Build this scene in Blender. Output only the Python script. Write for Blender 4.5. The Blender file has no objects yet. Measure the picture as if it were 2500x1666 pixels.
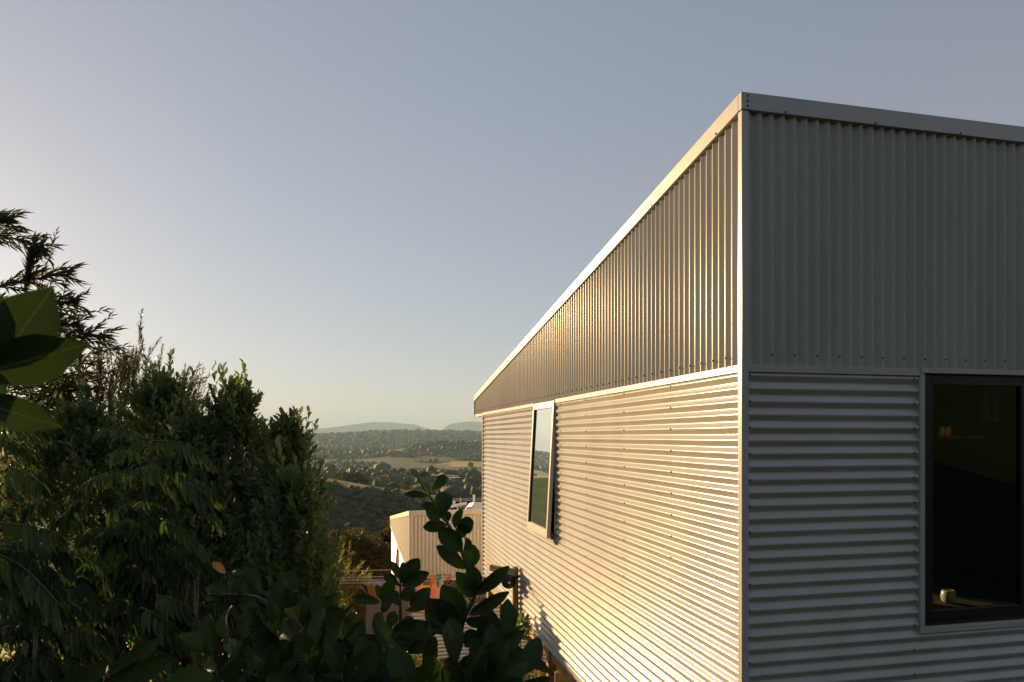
import bpy, bmesh, math, random
import numpy as np
from mathutils import Vector, Matrix, noise as mnoise

S = bpy.context.scene
C = S.collection
R = math.radians
random.seed(7)
RNG = np.random.default_rng(7)

# ------------------------------------------------------------------ camera, sky, sun, exposure
F = 1666.7            # focal length in photo pixels (24 mm on a 36 mm, 2500 px wide frame)
CX, HY = 1250.0, 1066.0   # principal column and horizon row of the photograph
SUN_AZ, SUN_EL = 44.0, 10.5   # degrees left of the view direction, degrees up
cam_d = bpy.data.cameras.new('camera'); cam = bpy.data.objects.new('camera', cam_d); C.objects.link(cam)
cam.location = (0, 0, 0); cam.rotation_euler = (R(90), 0, 0)      # origin = the eye, 1.6 m above the ground
cam_d.sensor_width = 36; cam_d.lens = 24; cam_d.shift_y = (HY - 833) / 2500
cam_d.clip_start = 0.05; cam_d.clip_end = 60000
cam_d.dof.use_dof = True; cam_d.dof.focus_distance = 6.0; cam_d.dof.aperture_fstop = 10
S.camera = cam

W = bpy.data.worlds.new('World'); S.world = W; W.use_nodes = True
nt = W.node_tree; nt.nodes.clear()
sky = nt.nodes.new('ShaderNodeTexSky'); sky.sky_type = 'NISHITA'; sky.sun_disc = False
sky.sun_elevation = R(SUN_EL); sky.sun_rotation = R(-SUN_AZ)
sky.altitude = 150; sky.air_density = 1.0; sky.dust_density = 0.35; sky.ozone_density = 1.0
hs = nt.nodes.new('ShaderNodeHueSaturation'); hs.inputs['Saturation'].default_value = 0.85
bg = nt.nodes.new('ShaderNodeBackground'); bg.inputs['Strength'].default_value = 0.0955
wo = nt.nodes.new('ShaderNodeOutputWorld')
gmm = nt.nodes.new('ShaderNodeGamma'); gmm.inputs['Gamma'].default_value = 0.54      # thin high haze evens the sky out
nt.links.new(sky.outputs[0], hs.inputs['Color']); nt.links.new(hs.outputs[0], gmm.inputs[0]); tint = nt.nodes.new('ShaderNodeVectorMath'); tint.operation = 'MULTIPLY'; tint.inputs[1].default_value = (1.05, 1.015, 1.075)
nt.links.new(gmm.outputs[0], tint.inputs[0]); nt.links.new(tint.outputs[0], bg.inputs[0]); nt.links.new(bg.outputs[0], wo.inputs[0])

sd = bpy.data.lights.new('sun', 'SUN'); sun = bpy.data.objects.new('sun', sd); C.objects.link(sun)
sd.energy = 5.0; sd.angle = R(0.6); sd.color = (1.0, 0.65, 0.31)
SDIR = Vector((-math.sin(R(SUN_AZ)) * math.cos(R(SUN_EL)), math.cos(R(SUN_AZ)) * math.cos(R(SUN_EL)), math.sin(R(SUN_EL))))
sun.rotation_euler = SDIR.to_track_quat('Z', 'Y').to_euler()
sun.location = (-20, 20, 10)

S.render.engine = 'CYCLES'
S.view_settings.view_transform = 'Standard'; S.view_settings.look = 'None'
S.view_settings.exposure = 1.2; S.view_settings.gamma = 1.0; S.view_settings.use_curve_mapping = False
S.cycles.use_denoising = True
S.cycles.max_bounces = 8; S.cycles.diffuse_bounces = 4; S.cycles.glossy_bounces = 4
S.cycles.transparent_max_bounces = 12; S.cycles.volume_bounces = 0
S.cycles.sample_clamp_indirect = 6.0

# ------------------------------------------------------------------ helpers
def P(x, y, Z):
    """photo pixel (2500 x 1666) at depth Z metres -> place in the world"""
    return Vector(((x - CX) / F * Z, Z, (HY - y) / F * Z))

def mat(name, col, rough=0.6, spec=0.5, metallic=0.0):
    m = bpy.data.materials.new(name); m.use_nodes = True
    b = m.node_tree.nodes['Principled BSDF']
    b.inputs['Base Color'].default_value = (*col, 1); b.inputs['Roughness'].default_value = rough
    b.inputs['Specular IOR Level'].default_value = spec; b.inputs['Metallic'].default_value = metallic
    return m

def noisy(m, c1, c2, scale=3.0, detail=4.0, stretch=(1, 1, 1), bump=0.0, bscale=60.0, lo=0.35, hi=0.65):
    n = m.node_tree.nodes; l = m.node_tree.links; b = n['Principled BSDF']
    tc = n.new('ShaderNodeTexCoord'); mp = n.new('ShaderNodeMapping'); mp.inputs['Scale'].default_value = stretch
    tx = n.new('ShaderNodeTexNoise'); tx.inputs['Scale'].default_value = scale; tx.inputs['Detail'].default_value = detail
    rp = n.new('ShaderNodeValToRGB')
    rp.color_ramp.elements[0].position = lo; rp.color_ramp.elements[1].position = hi
    rp.color_ramp.elements[0].color = (*c1, 1); rp.color_ramp.elements[1].color = (*c2, 1)
    l.new(tc.outputs['Object'], mp.inputs[0]); l.new(mp.outputs[0], tx.inputs['Vector']); l.new(tx.outputs['Fac'], rp.inputs[0])
    l.new(rp.outputs[0], b.inputs['Base Color'])
    if bump:
        t2 = n.new('ShaderNodeTexNoise'); t2.inputs['Scale'].default_value = bscale
        bp = n.new('ShaderNodeBump'); bp.inputs['Strength'].default_value = bump; bp.inputs['Distance'].default_value = 0.01
        l.new(mp.outputs[0], t2.inputs['Vector']); l.new(t2.outputs['Fac'], bp.inputs['Height']); l.new(bp.outputs[0], b.inputs['Normal'])
    return m

def leafmat(name, c1, c2, trans=0.35, rough=0.35, tcol=None, spec=0.5):
    """leaf: glossy top coat, some light passes through; colour varies leaf by leaf"""
    m = bpy.data.materials.new(name); m.use_nodes = True
    n = m.node_tree.nodes; l = m.node_tree.links; b = n['Principled BSDF']; out = n['Material Output']
    g = n.new('ShaderNodeNewGeometry'); oi = n.new('ShaderNodeObjectInfo')
    ad = n.new('ShaderNodeMath'); ad.operation = 'ADD'; fr = n.new('ShaderNodeMath'); fr.operation = 'FRACT'
    l.new(g.outputs['Random Per Island'], ad.inputs[0]); l.new(oi.outputs['Random'], ad.inputs[1]); l.new(ad.outputs[0], fr.inputs[0])
    mx = n.new('ShaderNodeMix'); mx.data_type = 'RGBA'
    mx.inputs['A'].default_value = (*c1, 1); mx.inputs['B'].default_value = (*c2, 1)
    l.new(fr.outputs[0], mx.inputs['Factor'])
    b.inputs['Roughness'].default_value = rough; b.inputs['Specular IOR Level'].default_value = spec
    l.new(mx.outputs['Result'], b.inputs['Base Color'])
    t = n.new('ShaderNodeBsdfTranslucent')
    if tcol: t.inputs['Color'].default_value = (*tcol, 1)
    else: l.new(mx.outputs['Result'], t.inputs['Color'])
    ms = n.new('ShaderNodeMixShader'); ms.inputs[0].default_value = trans
    l.new(b.outputs[0], ms.inputs[1]); l.new(t.outputs[0], ms.inputs[2]); l.new(ms.outputs[0], out.inputs['Surface'])
    return m

def veins(m, axis_col):
    n = m.node_tree.nodes; l = m.node_tree.links; b = n['Principled BSDF']; src = b.inputs['Base Color'].links[0].from_socket
    tc = n.new('ShaderNodeTexCoord'); sp = n.new('ShaderNodeSeparateXYZ'); l.new(tc.outputs['Object'], sp.inputs[0])
    ab = n.new('ShaderNodeMath'); ab.operation = 'ABSOLUTE'; l.new(sp.outputs[0], ab.inputs[0])
    lt = n.new('ShaderNodeMath'); lt.operation = 'LESS_THAN'; lt.inputs[1].default_value = .018; l.new(ab.outputs[0], lt.inputs[0])
    # side veins run forward from the midrib
    ma = n.new('ShaderNodeMath'); ma.operation = 'MULTIPLY_ADD'; ma.inputs[1].default_value = -.55; l.new(ab.outputs[0], ma.inputs[0]); l.new(sp.outputs[1], ma.inputs[2])
    mu = n.new('ShaderNodeMath'); mu.operation = 'MULTIPLY'; mu.inputs[1].default_value = 62; l.new(ma.outputs[0], mu.inputs[0])
    sn = n.new('ShaderNodeMath'); sn.operation = 'SINE'; l.new(mu.outputs[0], sn.inputs[0])
    bp = n.new('ShaderNodeBump'); bp.inputs['Strength'].default_value = .14; bp.inputs['Distance'].default_value = .004; l.new(sn.outputs[0], bp.inputs['Height']); l.new(bp.outputs[0], b.inputs['Normal'])
    nz = n.new('ShaderNodeTexNoise'); nz.inputs['Scale'].default_value = 5; l.new(tc.outputs['Object'], nz.inputs['Vector'])
    gt = n.new('ShaderNodeMapRange'); gt.inputs[1].default_value = .62; gt.inputs[2].default_value = .75; gt.inputs[4].default_value = .55; l.new(nz.outputs['Fac'], gt.inputs[0])
    m1 = n.new('ShaderNodeMix'); m1.data_type = 'RGBA'; m1.inputs['B'].default_value = (*axis_col, 1); l.new(src, m1.inputs['A']); l.new(gt.outputs[0], m1.inputs['Factor'])
    m2 = n.new('ShaderNodeMix'); m2.data_type = 'RGBA'; m2.inputs['B'].default_value = (*[c * 1.7 for c in axis_col], 1); l.new(m1.outputs['Result'], m2.inputs['A']); l.new(lt.outputs[0], m2.inputs['Factor'])
    l.new(m2.outputs['Result'], b.inputs['Base Color'])

def glassmat(name, tint=(0.85, 0.88, 0.85), boost=1.0):
    m = bpy.data.materials.new(name); m.use_nodes = True
    n = m.node_tree.nodes; l = m.node_tree.links; n.remove(n['Principled BSDF']); out = n['Material Output']
    t = n.new('ShaderNodeBsdfTransparent'); t.inputs[0].default_value = (*tint, 1)
    g = n.new('ShaderNodeBsdfGlossy'); g.inputs['Roughness'].default_value = 0.0; g.inputs['Color'].default_value = (0.95, 0.97, 0.94, 1)
    f = n.new('ShaderNodeFresnel'); f.inputs['IOR'].default_value = 1.52
    mu = n.new('ShaderNodeMath'); mu.operation = 'MULTIPLY'; mu.use_clamp = True; mu.inputs[1].default_value = boost
    ms = n.new('ShaderNodeMixShader')
    l.new(f.outputs[0], mu.inputs[0]); l.new(mu.outputs[0], ms.inputs[0]); l.new(t.outputs[0], ms.inputs[1]); l.new(g.outputs[0], ms.inputs[2])
    l.new(ms.outputs[0], out.inputs['Surface'])
    return m

def mesh(name, V, Fc, m, smooth=False):
    me = bpy.data.meshes.new(name)
    me.from_pydata([tuple(v) for v in V], [], [tuple(f) for f in Fc])
    if m: me.materials.append(m)
    if smooth: me.polygons.foreach_set('use_smooth', [True] * len(me.polygons))
    me.update(); return me

def mesh_np(name, V, Fq, m, smooth=False):
    """V (n,3) array, Fq (k,3 or 4) array"""
    me = bpy.data.meshes.new(name); k, s = Fq.shape
    me.vertices.add(len(V)); me.vertices.foreach_set('co', np.ascontiguousarray(V, dtype=np.float32).ravel())
    me.loops.add(k * s); me.loops.foreach_set('vertex_index', np.ascontiguousarray(Fq, dtype=np.int32).ravel())
    me.polygons.add(k); me.polygons.foreach_set('loop_start', np.arange(0, k * s, s, dtype=np.int32))
    if smooth: me.polygons.foreach_set('use_smooth', np.ones(k, dtype=bool))
    if m: me.materials.append(m)
    me.update(calc_edges=True); return me

def obj(name, me, parent=None, label=None, cat=None, group=None, kind=None, loc=None):
    o = bpy.data.objects.new(name, me); C.objects.link(o)
    if parent: o.parent = parent
    if loc is not None: o.location = loc
    if label: o['label'] = label
    if cat: o['category'] = cat
    if group: o['group'] = group
    if kind: o['kind'] = kind
    return o

def thing(name, label, cat, loc=(0, 0, 0), rot=(0, 0, 0), group=None):
    o = obj(name, None, None, label, cat, group); o.location = loc; o.rotation_euler = rot
    o.empty_display_size = 0.2
    return o

def copy_tree(o, parent=None):
    c = o.copy(); C.objects.link(c)
    if parent: c.parent = parent
    for ch in list(o.children): copy_tree(ch, c)
    return c

class MB:
    """collects simple solids into one mesh"""
    def __init__(s): s.V = []; s.F = []
    def add(s, V, Fc):
        n = len(s.V); s.V += [Vector(v) for v in V]; s.F += [tuple(i + n for i in f) for f in Fc]; return s
    def box(s, a, b):
        x0, y0, z0 = a; x1, y1, z1 = b
        return s.add([(x0,y0,z0),(x1,y0,z0),(x1,y1,z0),(x0,y1,z0),(x0,y0,z1),(x1,y0,z1),(x1,y1,z1),(x0,y1,z1)],
                     [(0,3,2,1),(4,5,6,7),(0,1,5,4),(1,2,6,5),(2,3,7,6),(3,0,4,7)])
    def hexa(s, pts):   # 8 points: 4 bottom, 4 top
        return s.add(pts, [(0,3,2,1),(4,5,6,7),(0,1,5,4),(1,2,6,5),(2,3,7,6),(3,0,4,7)])
    def tube(s, pts, radii, n=8):
        pts = [Vector(p) for p in pts]; m = len(pts); V = []
        for i, p in enumerate(pts):
            d = (pts[min(i + 1, m - 1)] - pts[max(i - 1, 0)])
            if d.length < 1e-9: d = Vector((0, 0, 1))
            d.normalize(); a = d.orthogonal().normalized() if i == 0 else (pa - d * pa.dot(d)).normalized()
            pa = a; b = d.cross(a); r = radii[i] if hasattr(radii, '__len__') else radii
            V += [p + (a * math.cos(2 * math.pi * k / n) + b * math.sin(2 * math.pi * k / n)) * r for k in range(n)]
        Fc = [(i * n + k, i * n + (k + 1) % n, (i + 1) * n + (k + 1) % n, (i + 1) * n + k) for i in range(m - 1) for k in range(n)]
        Fc += [tuple(range(n - 1, -1, -1)), tuple((m - 1) * n + k for k in range(n))]
        return s.add(V, Fc)
    def lathe(s, c, prof, n=16, axis='z'):
        V = []; c = Vector(c)
        for r, h in prof:
            for k in range(n):
                a = 2 * math.pi * k / n
                v = Vector((r * math.cos(a), r * math.sin(a), h))
                if axis == 'y': v = Vector((v.x, v.z, v.y))
                if axis == 'x': v = Vector((v.z, v.x, v.y))
                V.append(c + v)
        m = len(prof)
        Fc = [(i * n + k, i * n + (k + 1) % n, (i + 1) * n + (k + 1) % n, (i + 1) * n + k) for i in range(m - 1) for k in range(n)]
        Fc += [tuple(range(n - 1, -1, -1)), tuple((m - 1) * n + k for k in range(n))]
        return s.add(V, Fc)
    def mesh(s, name, m, smooth=False, bevel=0.0):
        me = mesh(name, s.V, s.F, m, smooth)
        bm = bmesh.new(); bm.from_mesh(me)
        if bevel: bmesh.ops.bevel(bm, geom=bm.edges[:], offset=bevel, segments=1, affect='EDGES', clamp_overlap=True)
        bmesh.ops.recalc_face_normals(bm, faces=bm.faces)
        bm.to_mesh(me); bm.free(); return me

def fnoise(x, y, z=0.0, s=1.0):
    return mnoise.noise(Vector((x * s, y * s, z)))

# ------------------------------------------------------------------ materials
M = {}
M['steel'] = noisy(mat('painted_steel', (.55, .54, .50), 0.16, 0.40), (.385, .375, .35), (.435, .425, .40), 2.2, 5, (1, 1, .35))
M['rib_steel'] = noisy(mat('painted_rib_steel', (.55, .54, .50), 0.27, 0.16), (.385, .375, .35), (.435, .425, .40), 2.2, 5, (1, 1, .35))
M['trim'] = noisy(mat('painted_trim', (.56, .55, .51), 0.28, 0.45), (.40, .395, .38), (.44, .435, .42), 2.0, 4)
M['pale_steel'] = noisy(mat('cream_painted_steel', (.7, .67, .6), 0.45), (.74, .70, .62), (.80, .76, .68), 2.2, 4)
M['roof'] = mat('roof_steel', (.5, .5, .48), 0.4)
M['black_alu'] = mat('black_aluminium', (.009, .011, .013), 0.4, 0.4)
M['alu'] = mat('pale_aluminium', (.55, .53, .48), 0.33, 0.5)
M['dark_gasket'] = mat('black_gasket', (.012, .011, .010), 0.6)
M['glass'] = glassmat('window_glass', (.80, .84, .80), 1.6)
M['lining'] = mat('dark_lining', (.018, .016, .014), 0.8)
M['timber'] = noisy(mat('pine_timber', (.35, .22, .11), 0.65), (.26, .16, .08), (.42, .28, .15), 9, 5, (1, 1, .12))
M['olive_post'] = noisy(mat('treated_timber', (.30, .24, .13), 0.6), (.24, .19, .10), (.36, .29, .16), 8, 4, (1, 1, .15))
M['orange_timber'] = noisy(mat('orange_timber', (.5, .26, .08), 0.6), (.42, .20, .06), (.58, .33, .12), 6, 4, (1, .2, 1))
M['screw'] = mat('screw_head', (.10, .095, .085), 0.4, 0.5, 0.6)
M['white'] = mat('white_paint', (.8, .79, .76), 0.4)
M['solar'] = mat('solar_glass', (.012, .012, .015), 0.5, 0.2)
M['black_plastic'] = mat('black_plastic', (.015, .014, .014), 0.35)
M['bark'] = noisy(mat('bark', (.12, .09, .06), 0.85), (.07, .05, .035), (.17, .13, .09), 12, 5, (1, 1, .25), 0.4, 40)
M['twig'] = mat('green_twig', (.045, .055, .02), 0.55)
M['frond_stalk'] = mat('dark_stalk', (.022, .03, .012), 0.7, 0.2)
M['brown_twig'] = mat('brown_twig', (.10, .065, .035), 0.6)
M['citrus'] = leafmat('citrus_leaf', (.017, .038, .008), (.034, .068, .012), 0.25, 0.40, spec=.16)
veins(M['citrus'], (.030, .052, .014))
M['citrus_young'] = leafmat('young_citrus_leaf', (.10, .16, .025), (.14, .19, .03), 0.4, 0.35)
M['dry_leaf'] = leafmat('dry_leaf', (.38, .20, .07), (.42, .22, .08), 0.4, 0.5)
M['hedge'] = leafmat('hedge_leaf', (.09, .135, .038), (.17, .225, .065), 0.42, 0.28)
M['needle'] = leafmat('narrow_leaf', (.07, .085, .035), (.15, .15, .055), 0.42, 0.4)
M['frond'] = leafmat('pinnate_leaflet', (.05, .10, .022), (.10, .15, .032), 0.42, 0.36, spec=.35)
M['frond_shaded'] = leafmat('shaded_leaflet', (.024, .052, .014), (.05, .085, .02), 0.40, 0.40, spec=.25)  # copy of the leaflet with shade put into a darker colour
M['golden'] = leafmat('golden_foliage', (.20, .19, .045), (.36, .31, .07), 0.45, 0.5)
M['olive'] = leafmat('olive_foliage', (.045, .055, .016), (.10, .095, .026), 0.40, 0.5)
M['red_leaf'] = leafmat('red_strap_leaf', (.22, .03, .025), (.32, .06, .04), 0.35, 0.35)
M['grassblade'] = leafmat('grass_blade', (.22, .19, .045), (.38, .30, .08), 0.5, 0.5)
M['forest'] = leafmat('forest_foliage', (.040, .060, .018), (.078, .095, .030), 0.25, 0.7, spec=.2)
M['pasture_tan'] = leafmat('tan_foliage', (.20, .16, .06), (.26, .20, .08), 0.3, 0.7, spec=.2)

# ------------------------------------------------------------------ terrain
TH = R(12.84); CT, ST = math.cos(TH), math.sin(TH)
CORNER = Vector((1.33, 3.95, 0))
gY = [-18500, -900, -300, -100, -40, -15, -6, -2, 0, 3, 5, 8, 12, 16, 25, 45, 100, 190, 260, 330, 520, 700, 900, 1150, 1600, 2100, 2500, 3300, 4200, 5200, 7000, 18500]
gH = [60, 60, 62, 34, 14, 3.4, -.4, -1.35, -1.6, -1.95, -2.35, -3.2, -4.3, -5.2, -9.5, -18, -34, -56, -70, -75, -72, -68, -70, -76, -80, -82, -84, -70, -30, -10, -10, -20]  # the unseen rise behind the eye is added to cut sky light
def smooth_interp(x, xp, fp):
    xp = np.array(xp, float); fp = np.array(fp, float)
    d = np.diff(fp) / np.diff(xp); t = np.zeros_like(fp); t[1:-1] = np.where(d[1:] * d[:-1] > 0, 2 * d[1:] * d[:-1] / (d[1:] + d[:-1] + 1e-12), 0); t[0] = d[0]; t[-1] = d[-1]
    i = np.clip(np.searchsorted(xp, x) - 1, 0, len(xp) - 2); h = xp[i + 1] - xp[i]; s = np.clip((x - xp[i]) / h, 0, 1)
    return ((1 + 2 * s) * (1 - s) ** 2) * fp[i] + s * (1 - s) ** 2 * h * t[i] + s * s * (3 - 2 * s) * fp[i + 1] + s * s * (s - 1) * h * t[i + 1]

def vnoise(x, y, seed=0):
    xi = np.floor(x).astype(np.int64); yi = np.floor(y).astype(np.int64); fx = x - xi; fy = y - yi
    def hsh(a, b):
        n = (a * 374761393 + b * 668265263 + seed * 974711) & 0x7fffffff
        n = ((n ^ (n >> 13)) * 1274126177) & 0x7fffffff
        return ((n ^ (n >> 16)) & 0xffff) / 65535.0
    u = fx * fx * (3 - 2 * fx); v = fy * fy * (3 - 2 * fy)
    return (hsh(xi, yi) * (1 - u) + hsh(xi + 1, yi) * u) * (1 - v) + (hsh(xi, yi + 1) * (1 - u) + hsh(xi + 1, yi + 1) * u) * v
def fbm(x, y, s, o=4, seed=0):
    a = 0; w = 1; t = 0
    for k in range(o): a = a + w * (vnoise(x * s * 2 ** k, y * s * 2 ** k, seed + k) - .5); t += w; w *= .5
    return a / t * 2

def ground(x, y):
    x = np.asarray(x, float); y = np.asarray(y, float)
    h = smooth_interp(y, gY, gH)
    far = np.clip((y - 150) / 300, 0, 1)
    # first spur: its crest runs across the view, high on the left
    yc = 430 + 0.10 * (x + 80) + 14 * fbm(x, y * 0, 1 / 90., 3, 3)
    crest = np.interp(x, [-500, -260, -150, -118, -85, -60, -19, 60, 200, 500], [-12, -18, -24, -29, -34.5, -40.5, -47, -51, -54, -56])
    d = y - yc; w = np.where(d < 0, 72, 170)
    h = h + (crest - smooth_interp(yc, gY, gH)) * np.exp(-(d / w) ** 2)
    h = h + 34 * np.exp(-((y - 270) / 110) ** 2) * np.clip((-x - 105) / 60, 0, 1)
    # low rise with trees
    h = h + 17 * np.exp(-((y - 880 + .2 * x) / 150) ** 2) * (1 + .4 * fbm(x, y, 1 / 260., 3, 5))
    # grass hills across the valley
    crest3 = np.interp(x, [-1800, -900, -520, -390, -120, 400], [-50, -62, -60, -38, -14, 10])
    yc3 = 2650 + 130 * fbm(x, y * 0, 1 / 700., 3, 9)
    d = y - yc3; h = h + (crest3 + 84) * np.exp(-(d / np.where(d < 0, 330, 600)) ** 2) * (1 + .12 * fbm(x, y, 1 / 300., 3, 11))
    # wooded ridge
    crest4 = 18 + 26 * fbm(x, y * 0, 1 / 900., 4, 21) + np.interp(x, [-2500, -1300, -560, -200, 400], [10, -4, 24, 12, 10])
    d = y - 5000; h = h + (crest4 + 12) * np.exp(-(d / np.where(d < 0, 800, 900)) ** 2)
    h = h + far * (2.2 * fbm(x, y, 1 / 70., 4, 31) + np.clip((y - 900) / 1500, 0, 1) * 9 * fbm(x, y, 1 / 420., 4, 41))
    return h

rings = [0.0]; r = .6
while r < 18000:
    rings.append(r); r = r + .6 if r < 24 else r * 1.02
rings = np.array(rings)
az = np.concatenate([np.arange(-62, 14, .25), np.arange(14, 298, 4.0)])
RR, AA = np.meshgrid(rings, np.radians(az), indexing='ij')
TX = RR * np.sin(AA); TY = RR * np.cos(AA); TZ = ground(TX, TY)
nr, na = RR.shape
V = np.stack([TX.ravel(), TY.ravel(), TZ.ravel()], 1)
ii, jj = np.meshgrid(np.arange(nr - 1), np.arange(na), indexing='ij'); j2 = (jj + 1) % na
FQ = np.stack([(ii * na + jj).ravel(), (ii * na + j2).ravel(), ((ii + 1) * na + j2).ravel(), ((ii + 1) * na + jj).ravel()], 1)
# ground cover: green sward, dry grass on the open spurs, ripe fields on the valley floor
x, y = V[:, 0], V[:, 1]
green = np.array([.055, .075, .022]); tan = np.array([.20, .145, .062]); wood = np.array([.035, .045, .016]); ripe = np.array([.42, .30, .07]); lawn = np.array([.32, .25, .07])
n1 = np.clip(.5 + 1.6 * fbm(x, y, 1 / 160., 4, 51), 0, 1)[:, None]
col = green * (1 - n1 * .55) + tan * n1 * .55
yc = 430 + 0.10 * (x + 80)
k = (np.exp(-((y - yc - 12) / 38) ** 2) * np.clip((y - yc + 14) / 12, 0, 1))[:, None]; col = col * (1 - k) + tan * k
k = (np.clip((yc - 8 - y) / 14, 0, 1) * (y > 230))[:, None] * .85; col = col * (1 - k) + wood * k
k = (np.exp(-((y - 2600) / 260) ** 2) * np.clip(.4 + 2 * fbm(x, y, 1 / 300., 3, 61), 0, 1))[:, None]; col = col * (1 - k) + tan * k
k = np.clip((y - 3300) / 600, 0, 1)[:, None]; col = col * (1 - k) + wood * k
sx = x / np.maximum(y, 1)
k = ((sx < -.40) & (y > 90) & (y < 430))[:, None] * .9; col = col * (1 - k) + np.array([.42, .36, .12]) * k
fld = (((y > 1820) & (y < 2080) & (sx > -.095 - .02 * fbm(x, y, 1 / 90., 2, 3)) & (sx < .05)) | ((y > 1360) & (y < 1500) & (sx > -.088) & (sx < .03)))[:, None]
col = np.where(fld, ripe * (1 + .15 * fbm(x, y, 1 / 40., 2, 8))[:, None], col)
k = (np.clip((90 - np.hypot(x, y)) / 60, 0, 1) * np.clip((y - 4.5) / 1.5, 0, 1))[:, None]; col = col * (1 - k) + lawn * k
k = np.clip((5.5 - y) / 1.0, 0, 1)[:, None]; col = col * (1 - k) + np.array([.022, .03, .012]) * k      # ground near and behind the eye, darkened to cut bounce on the front wall
gm = mat('ground_cover', (.1, .1, .05), 0.95, 0.1)
gn = gm.node_tree.nodes; gl = gm.node_tree.links
at = gn.new('ShaderNodeAttribute'); at.attribute_name = 'cover'
tcn = gn.new('ShaderNodeTexCoord'); tx = gn.new('ShaderNodeTexNoise'); tx.inputs['Scale'].default_value = .12; tx.inputs['Detail'].default_value = 8
mr = gn.new('ShaderNodeMapRange'); mr.inputs[3].default_value = .6; mr.inputs[4].default_value = 1.4
vm = gn.new('ShaderNodeVectorMath'); vm.operation = 'MULTIPLY'
gl.new(tcn.outputs['Object'], tx.inputs['Vector']); gl.new(tx.outputs['Fac'], mr.inputs[0]); gl.new(at.outputs['Color'], vm.inputs[0]); gl.new(mr.outputs[0], vm.inputs[1])
gl.new(vm.outputs[0], gn['Principled BSDF'].inputs['Base Color'])
tme = mesh_np('terrain', V, FQ, gm, True)
ca = tme.color_attributes.new('cover', 'FLOAT_COLOR', 'POINT')
ca.data.foreach_set('color', np.concatenate([np.clip(col, 0, 1), np.ones((len(col), 1))], 1).astype(np.float32).ravel())
obj('terrain', tme, kind='structure', label='hillside falling away to a broad green valley with low hills')

# mountains on the horizon: real ridges, 11 km off
def mountain(name, prof, Y, depth, label):
    xs = np.linspace((prof[0][0] - CX) / F * Y, (prof[-1][0] - CX) / F * Y, 90); ys = np.linspace(-depth, depth, 25)
    px = [(p[0] - CX) / F * Y for p in prof]; hz = [(HY - p[1]) / F * Y for p in prof]
    X, D = np.meshgrid(xs, ys, indexing='ij')
    top = np.interp(X + 120 * fbm(X, D, 1 / 900., 3, 4), px, hz)
    H = -60 + (top + 60) * np.exp(-(D / depth * 1.7) ** 2) * (1 + .10 * (np.abs(D) / depth) * fbm(X, D, 1 / 400., 4, 6)) + 5 * fbm(X, D, 1 / 150., 3, 14)
    n, m = X.shape; Vv = np.stack([X.ravel(), (D + Y).ravel(), H.ravel()], 1)
    i, j = np.meshgrid(np.arange(n - 1), np.arange(m - 1), indexing='ij')
    Fq = np.stack([(i * m + j).ravel(), ((i + 1) * m + j).ravel(), ((i + 1) * m + j + 1).ravel(), (i * m + j + 1).ravel()], 1)
    obj(name, mesh_np(name, Vv, Fq, mwood, True), kind='structure', label=label)
mwood = noisy(mat('far_woodland', (.04, .05, .02), 1.0, 0.0), (.035, .045, .018), (.06, .065, .028), .004, 5)
mountain('mountain', [(150, 1066), (420, 1052), (640, 1050), (759, 1048), (800, 1045), (842, 1040), (880, 1035), (914, 1031), (940, 1031), (957, 1031.5), (975, 1034), (1008, 1036.5), (1030, 1046), (1080, 1058), (1120, 1066)], 15500, 1300,
         'long blue hazy mountain on the horizon above the hedge')
mountain('mountain', [(1040, 1066), (1070, 1054), (1084, 1043.5), (1101, 1035), (1130, 1031), (1154, 1029), (1177, 1031), (1230, 1033), (1330, 1040), (1500, 1066)], 15000, 1200,
         'blue hazy mountain running behind the far corner of the house')

# ------------------------------------------------------------------ house builder
PITCH, DEPTH = 0.0762, 0.0230
RIB = 0.0195
def wave(t):
    return math.asin(.98 * math.sin(2 * math.pi * t)) / math.asin(.98) * .5     # straight flanks, tight crests
NP = 12
def ribwave(t):
    return math.asin(.998 * math.sin(2 * math.pi * t)) / math.asin(.998) * .5

def corr_grid(rows, cols, fn):
    """rows run across the corrugations; fn(i, j) -> point"""
    V = [fn(a, b) for a in rows for b in cols]; m = len(cols)
    Fc = [(i * m + j, i * m + j + 1, (i + 1) * m + j + 1, (i + 1) * m + j) for i in range(len(rows) - 1) for j in range(m - 1)]
    return V, Fc

def frange(a, b, step):
    n = max(1, int(round((b - a) / step))); return [a + (b - a) * i / n for i in range(n + 1)]

def left_h(v0, v1, w0, w1, wt, seed=0):     # horizontal corrugations on the left wall (plane u=0, outward -u)
    rows = frange(w0, w1, PITCH / NP); cols = frange(v0, v1, .22)
    return corr_grid(rows, cols, lambda w, v: (-DEPTH / 2 - DEPTH * wave((wt - w) / PITCH) - .0016 * fnoise(v, w, seed, 1.7) - .001 * fnoise(v, w, seed + 5, 5), v, w + .002 * fnoise(v, w, seed + 9, 1.1)))
def front_h(u0, u1, w0, w1, wt, seed=0):
    rows = frange(w0, w1, PITCH / NP); cols = frange(u0, u1, .22)
    return corr_grid(rows, cols, lambda w, u: (u, -DEPTH / 2 - DEPTH * wave((wt - w) / PITCH) - .001 * fnoise(u, w, seed, 1.7), w))
def left_v(v0, v1, wb, wtop, seed=0):       # vertical corrugations, top follows the rake
    rows = frange(v0, v1, PITCH / 24); ts = [0, .25, .5, .75, 1]
    return corr_grid(rows, ts, lambda v, t: (-RIB / 2 - RIB * ribwave(v / PITCH) , v, wb + (wtop(v) - wb) * t))
def front_v(u0, u1, wb, wt, seed=0):
    rows = frange(u0, u1, PITCH / 20); ts = [0, .25, .5, .75, 1]
    return corr_grid(rows, ts, lambda u, t: (u, -RIB / 2 - 1.25 * RIB * wave(u / PITCH) - .001 * fnoise(u, t * 2, seed, 2.2), wb + (wt - wb) * t))

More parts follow.
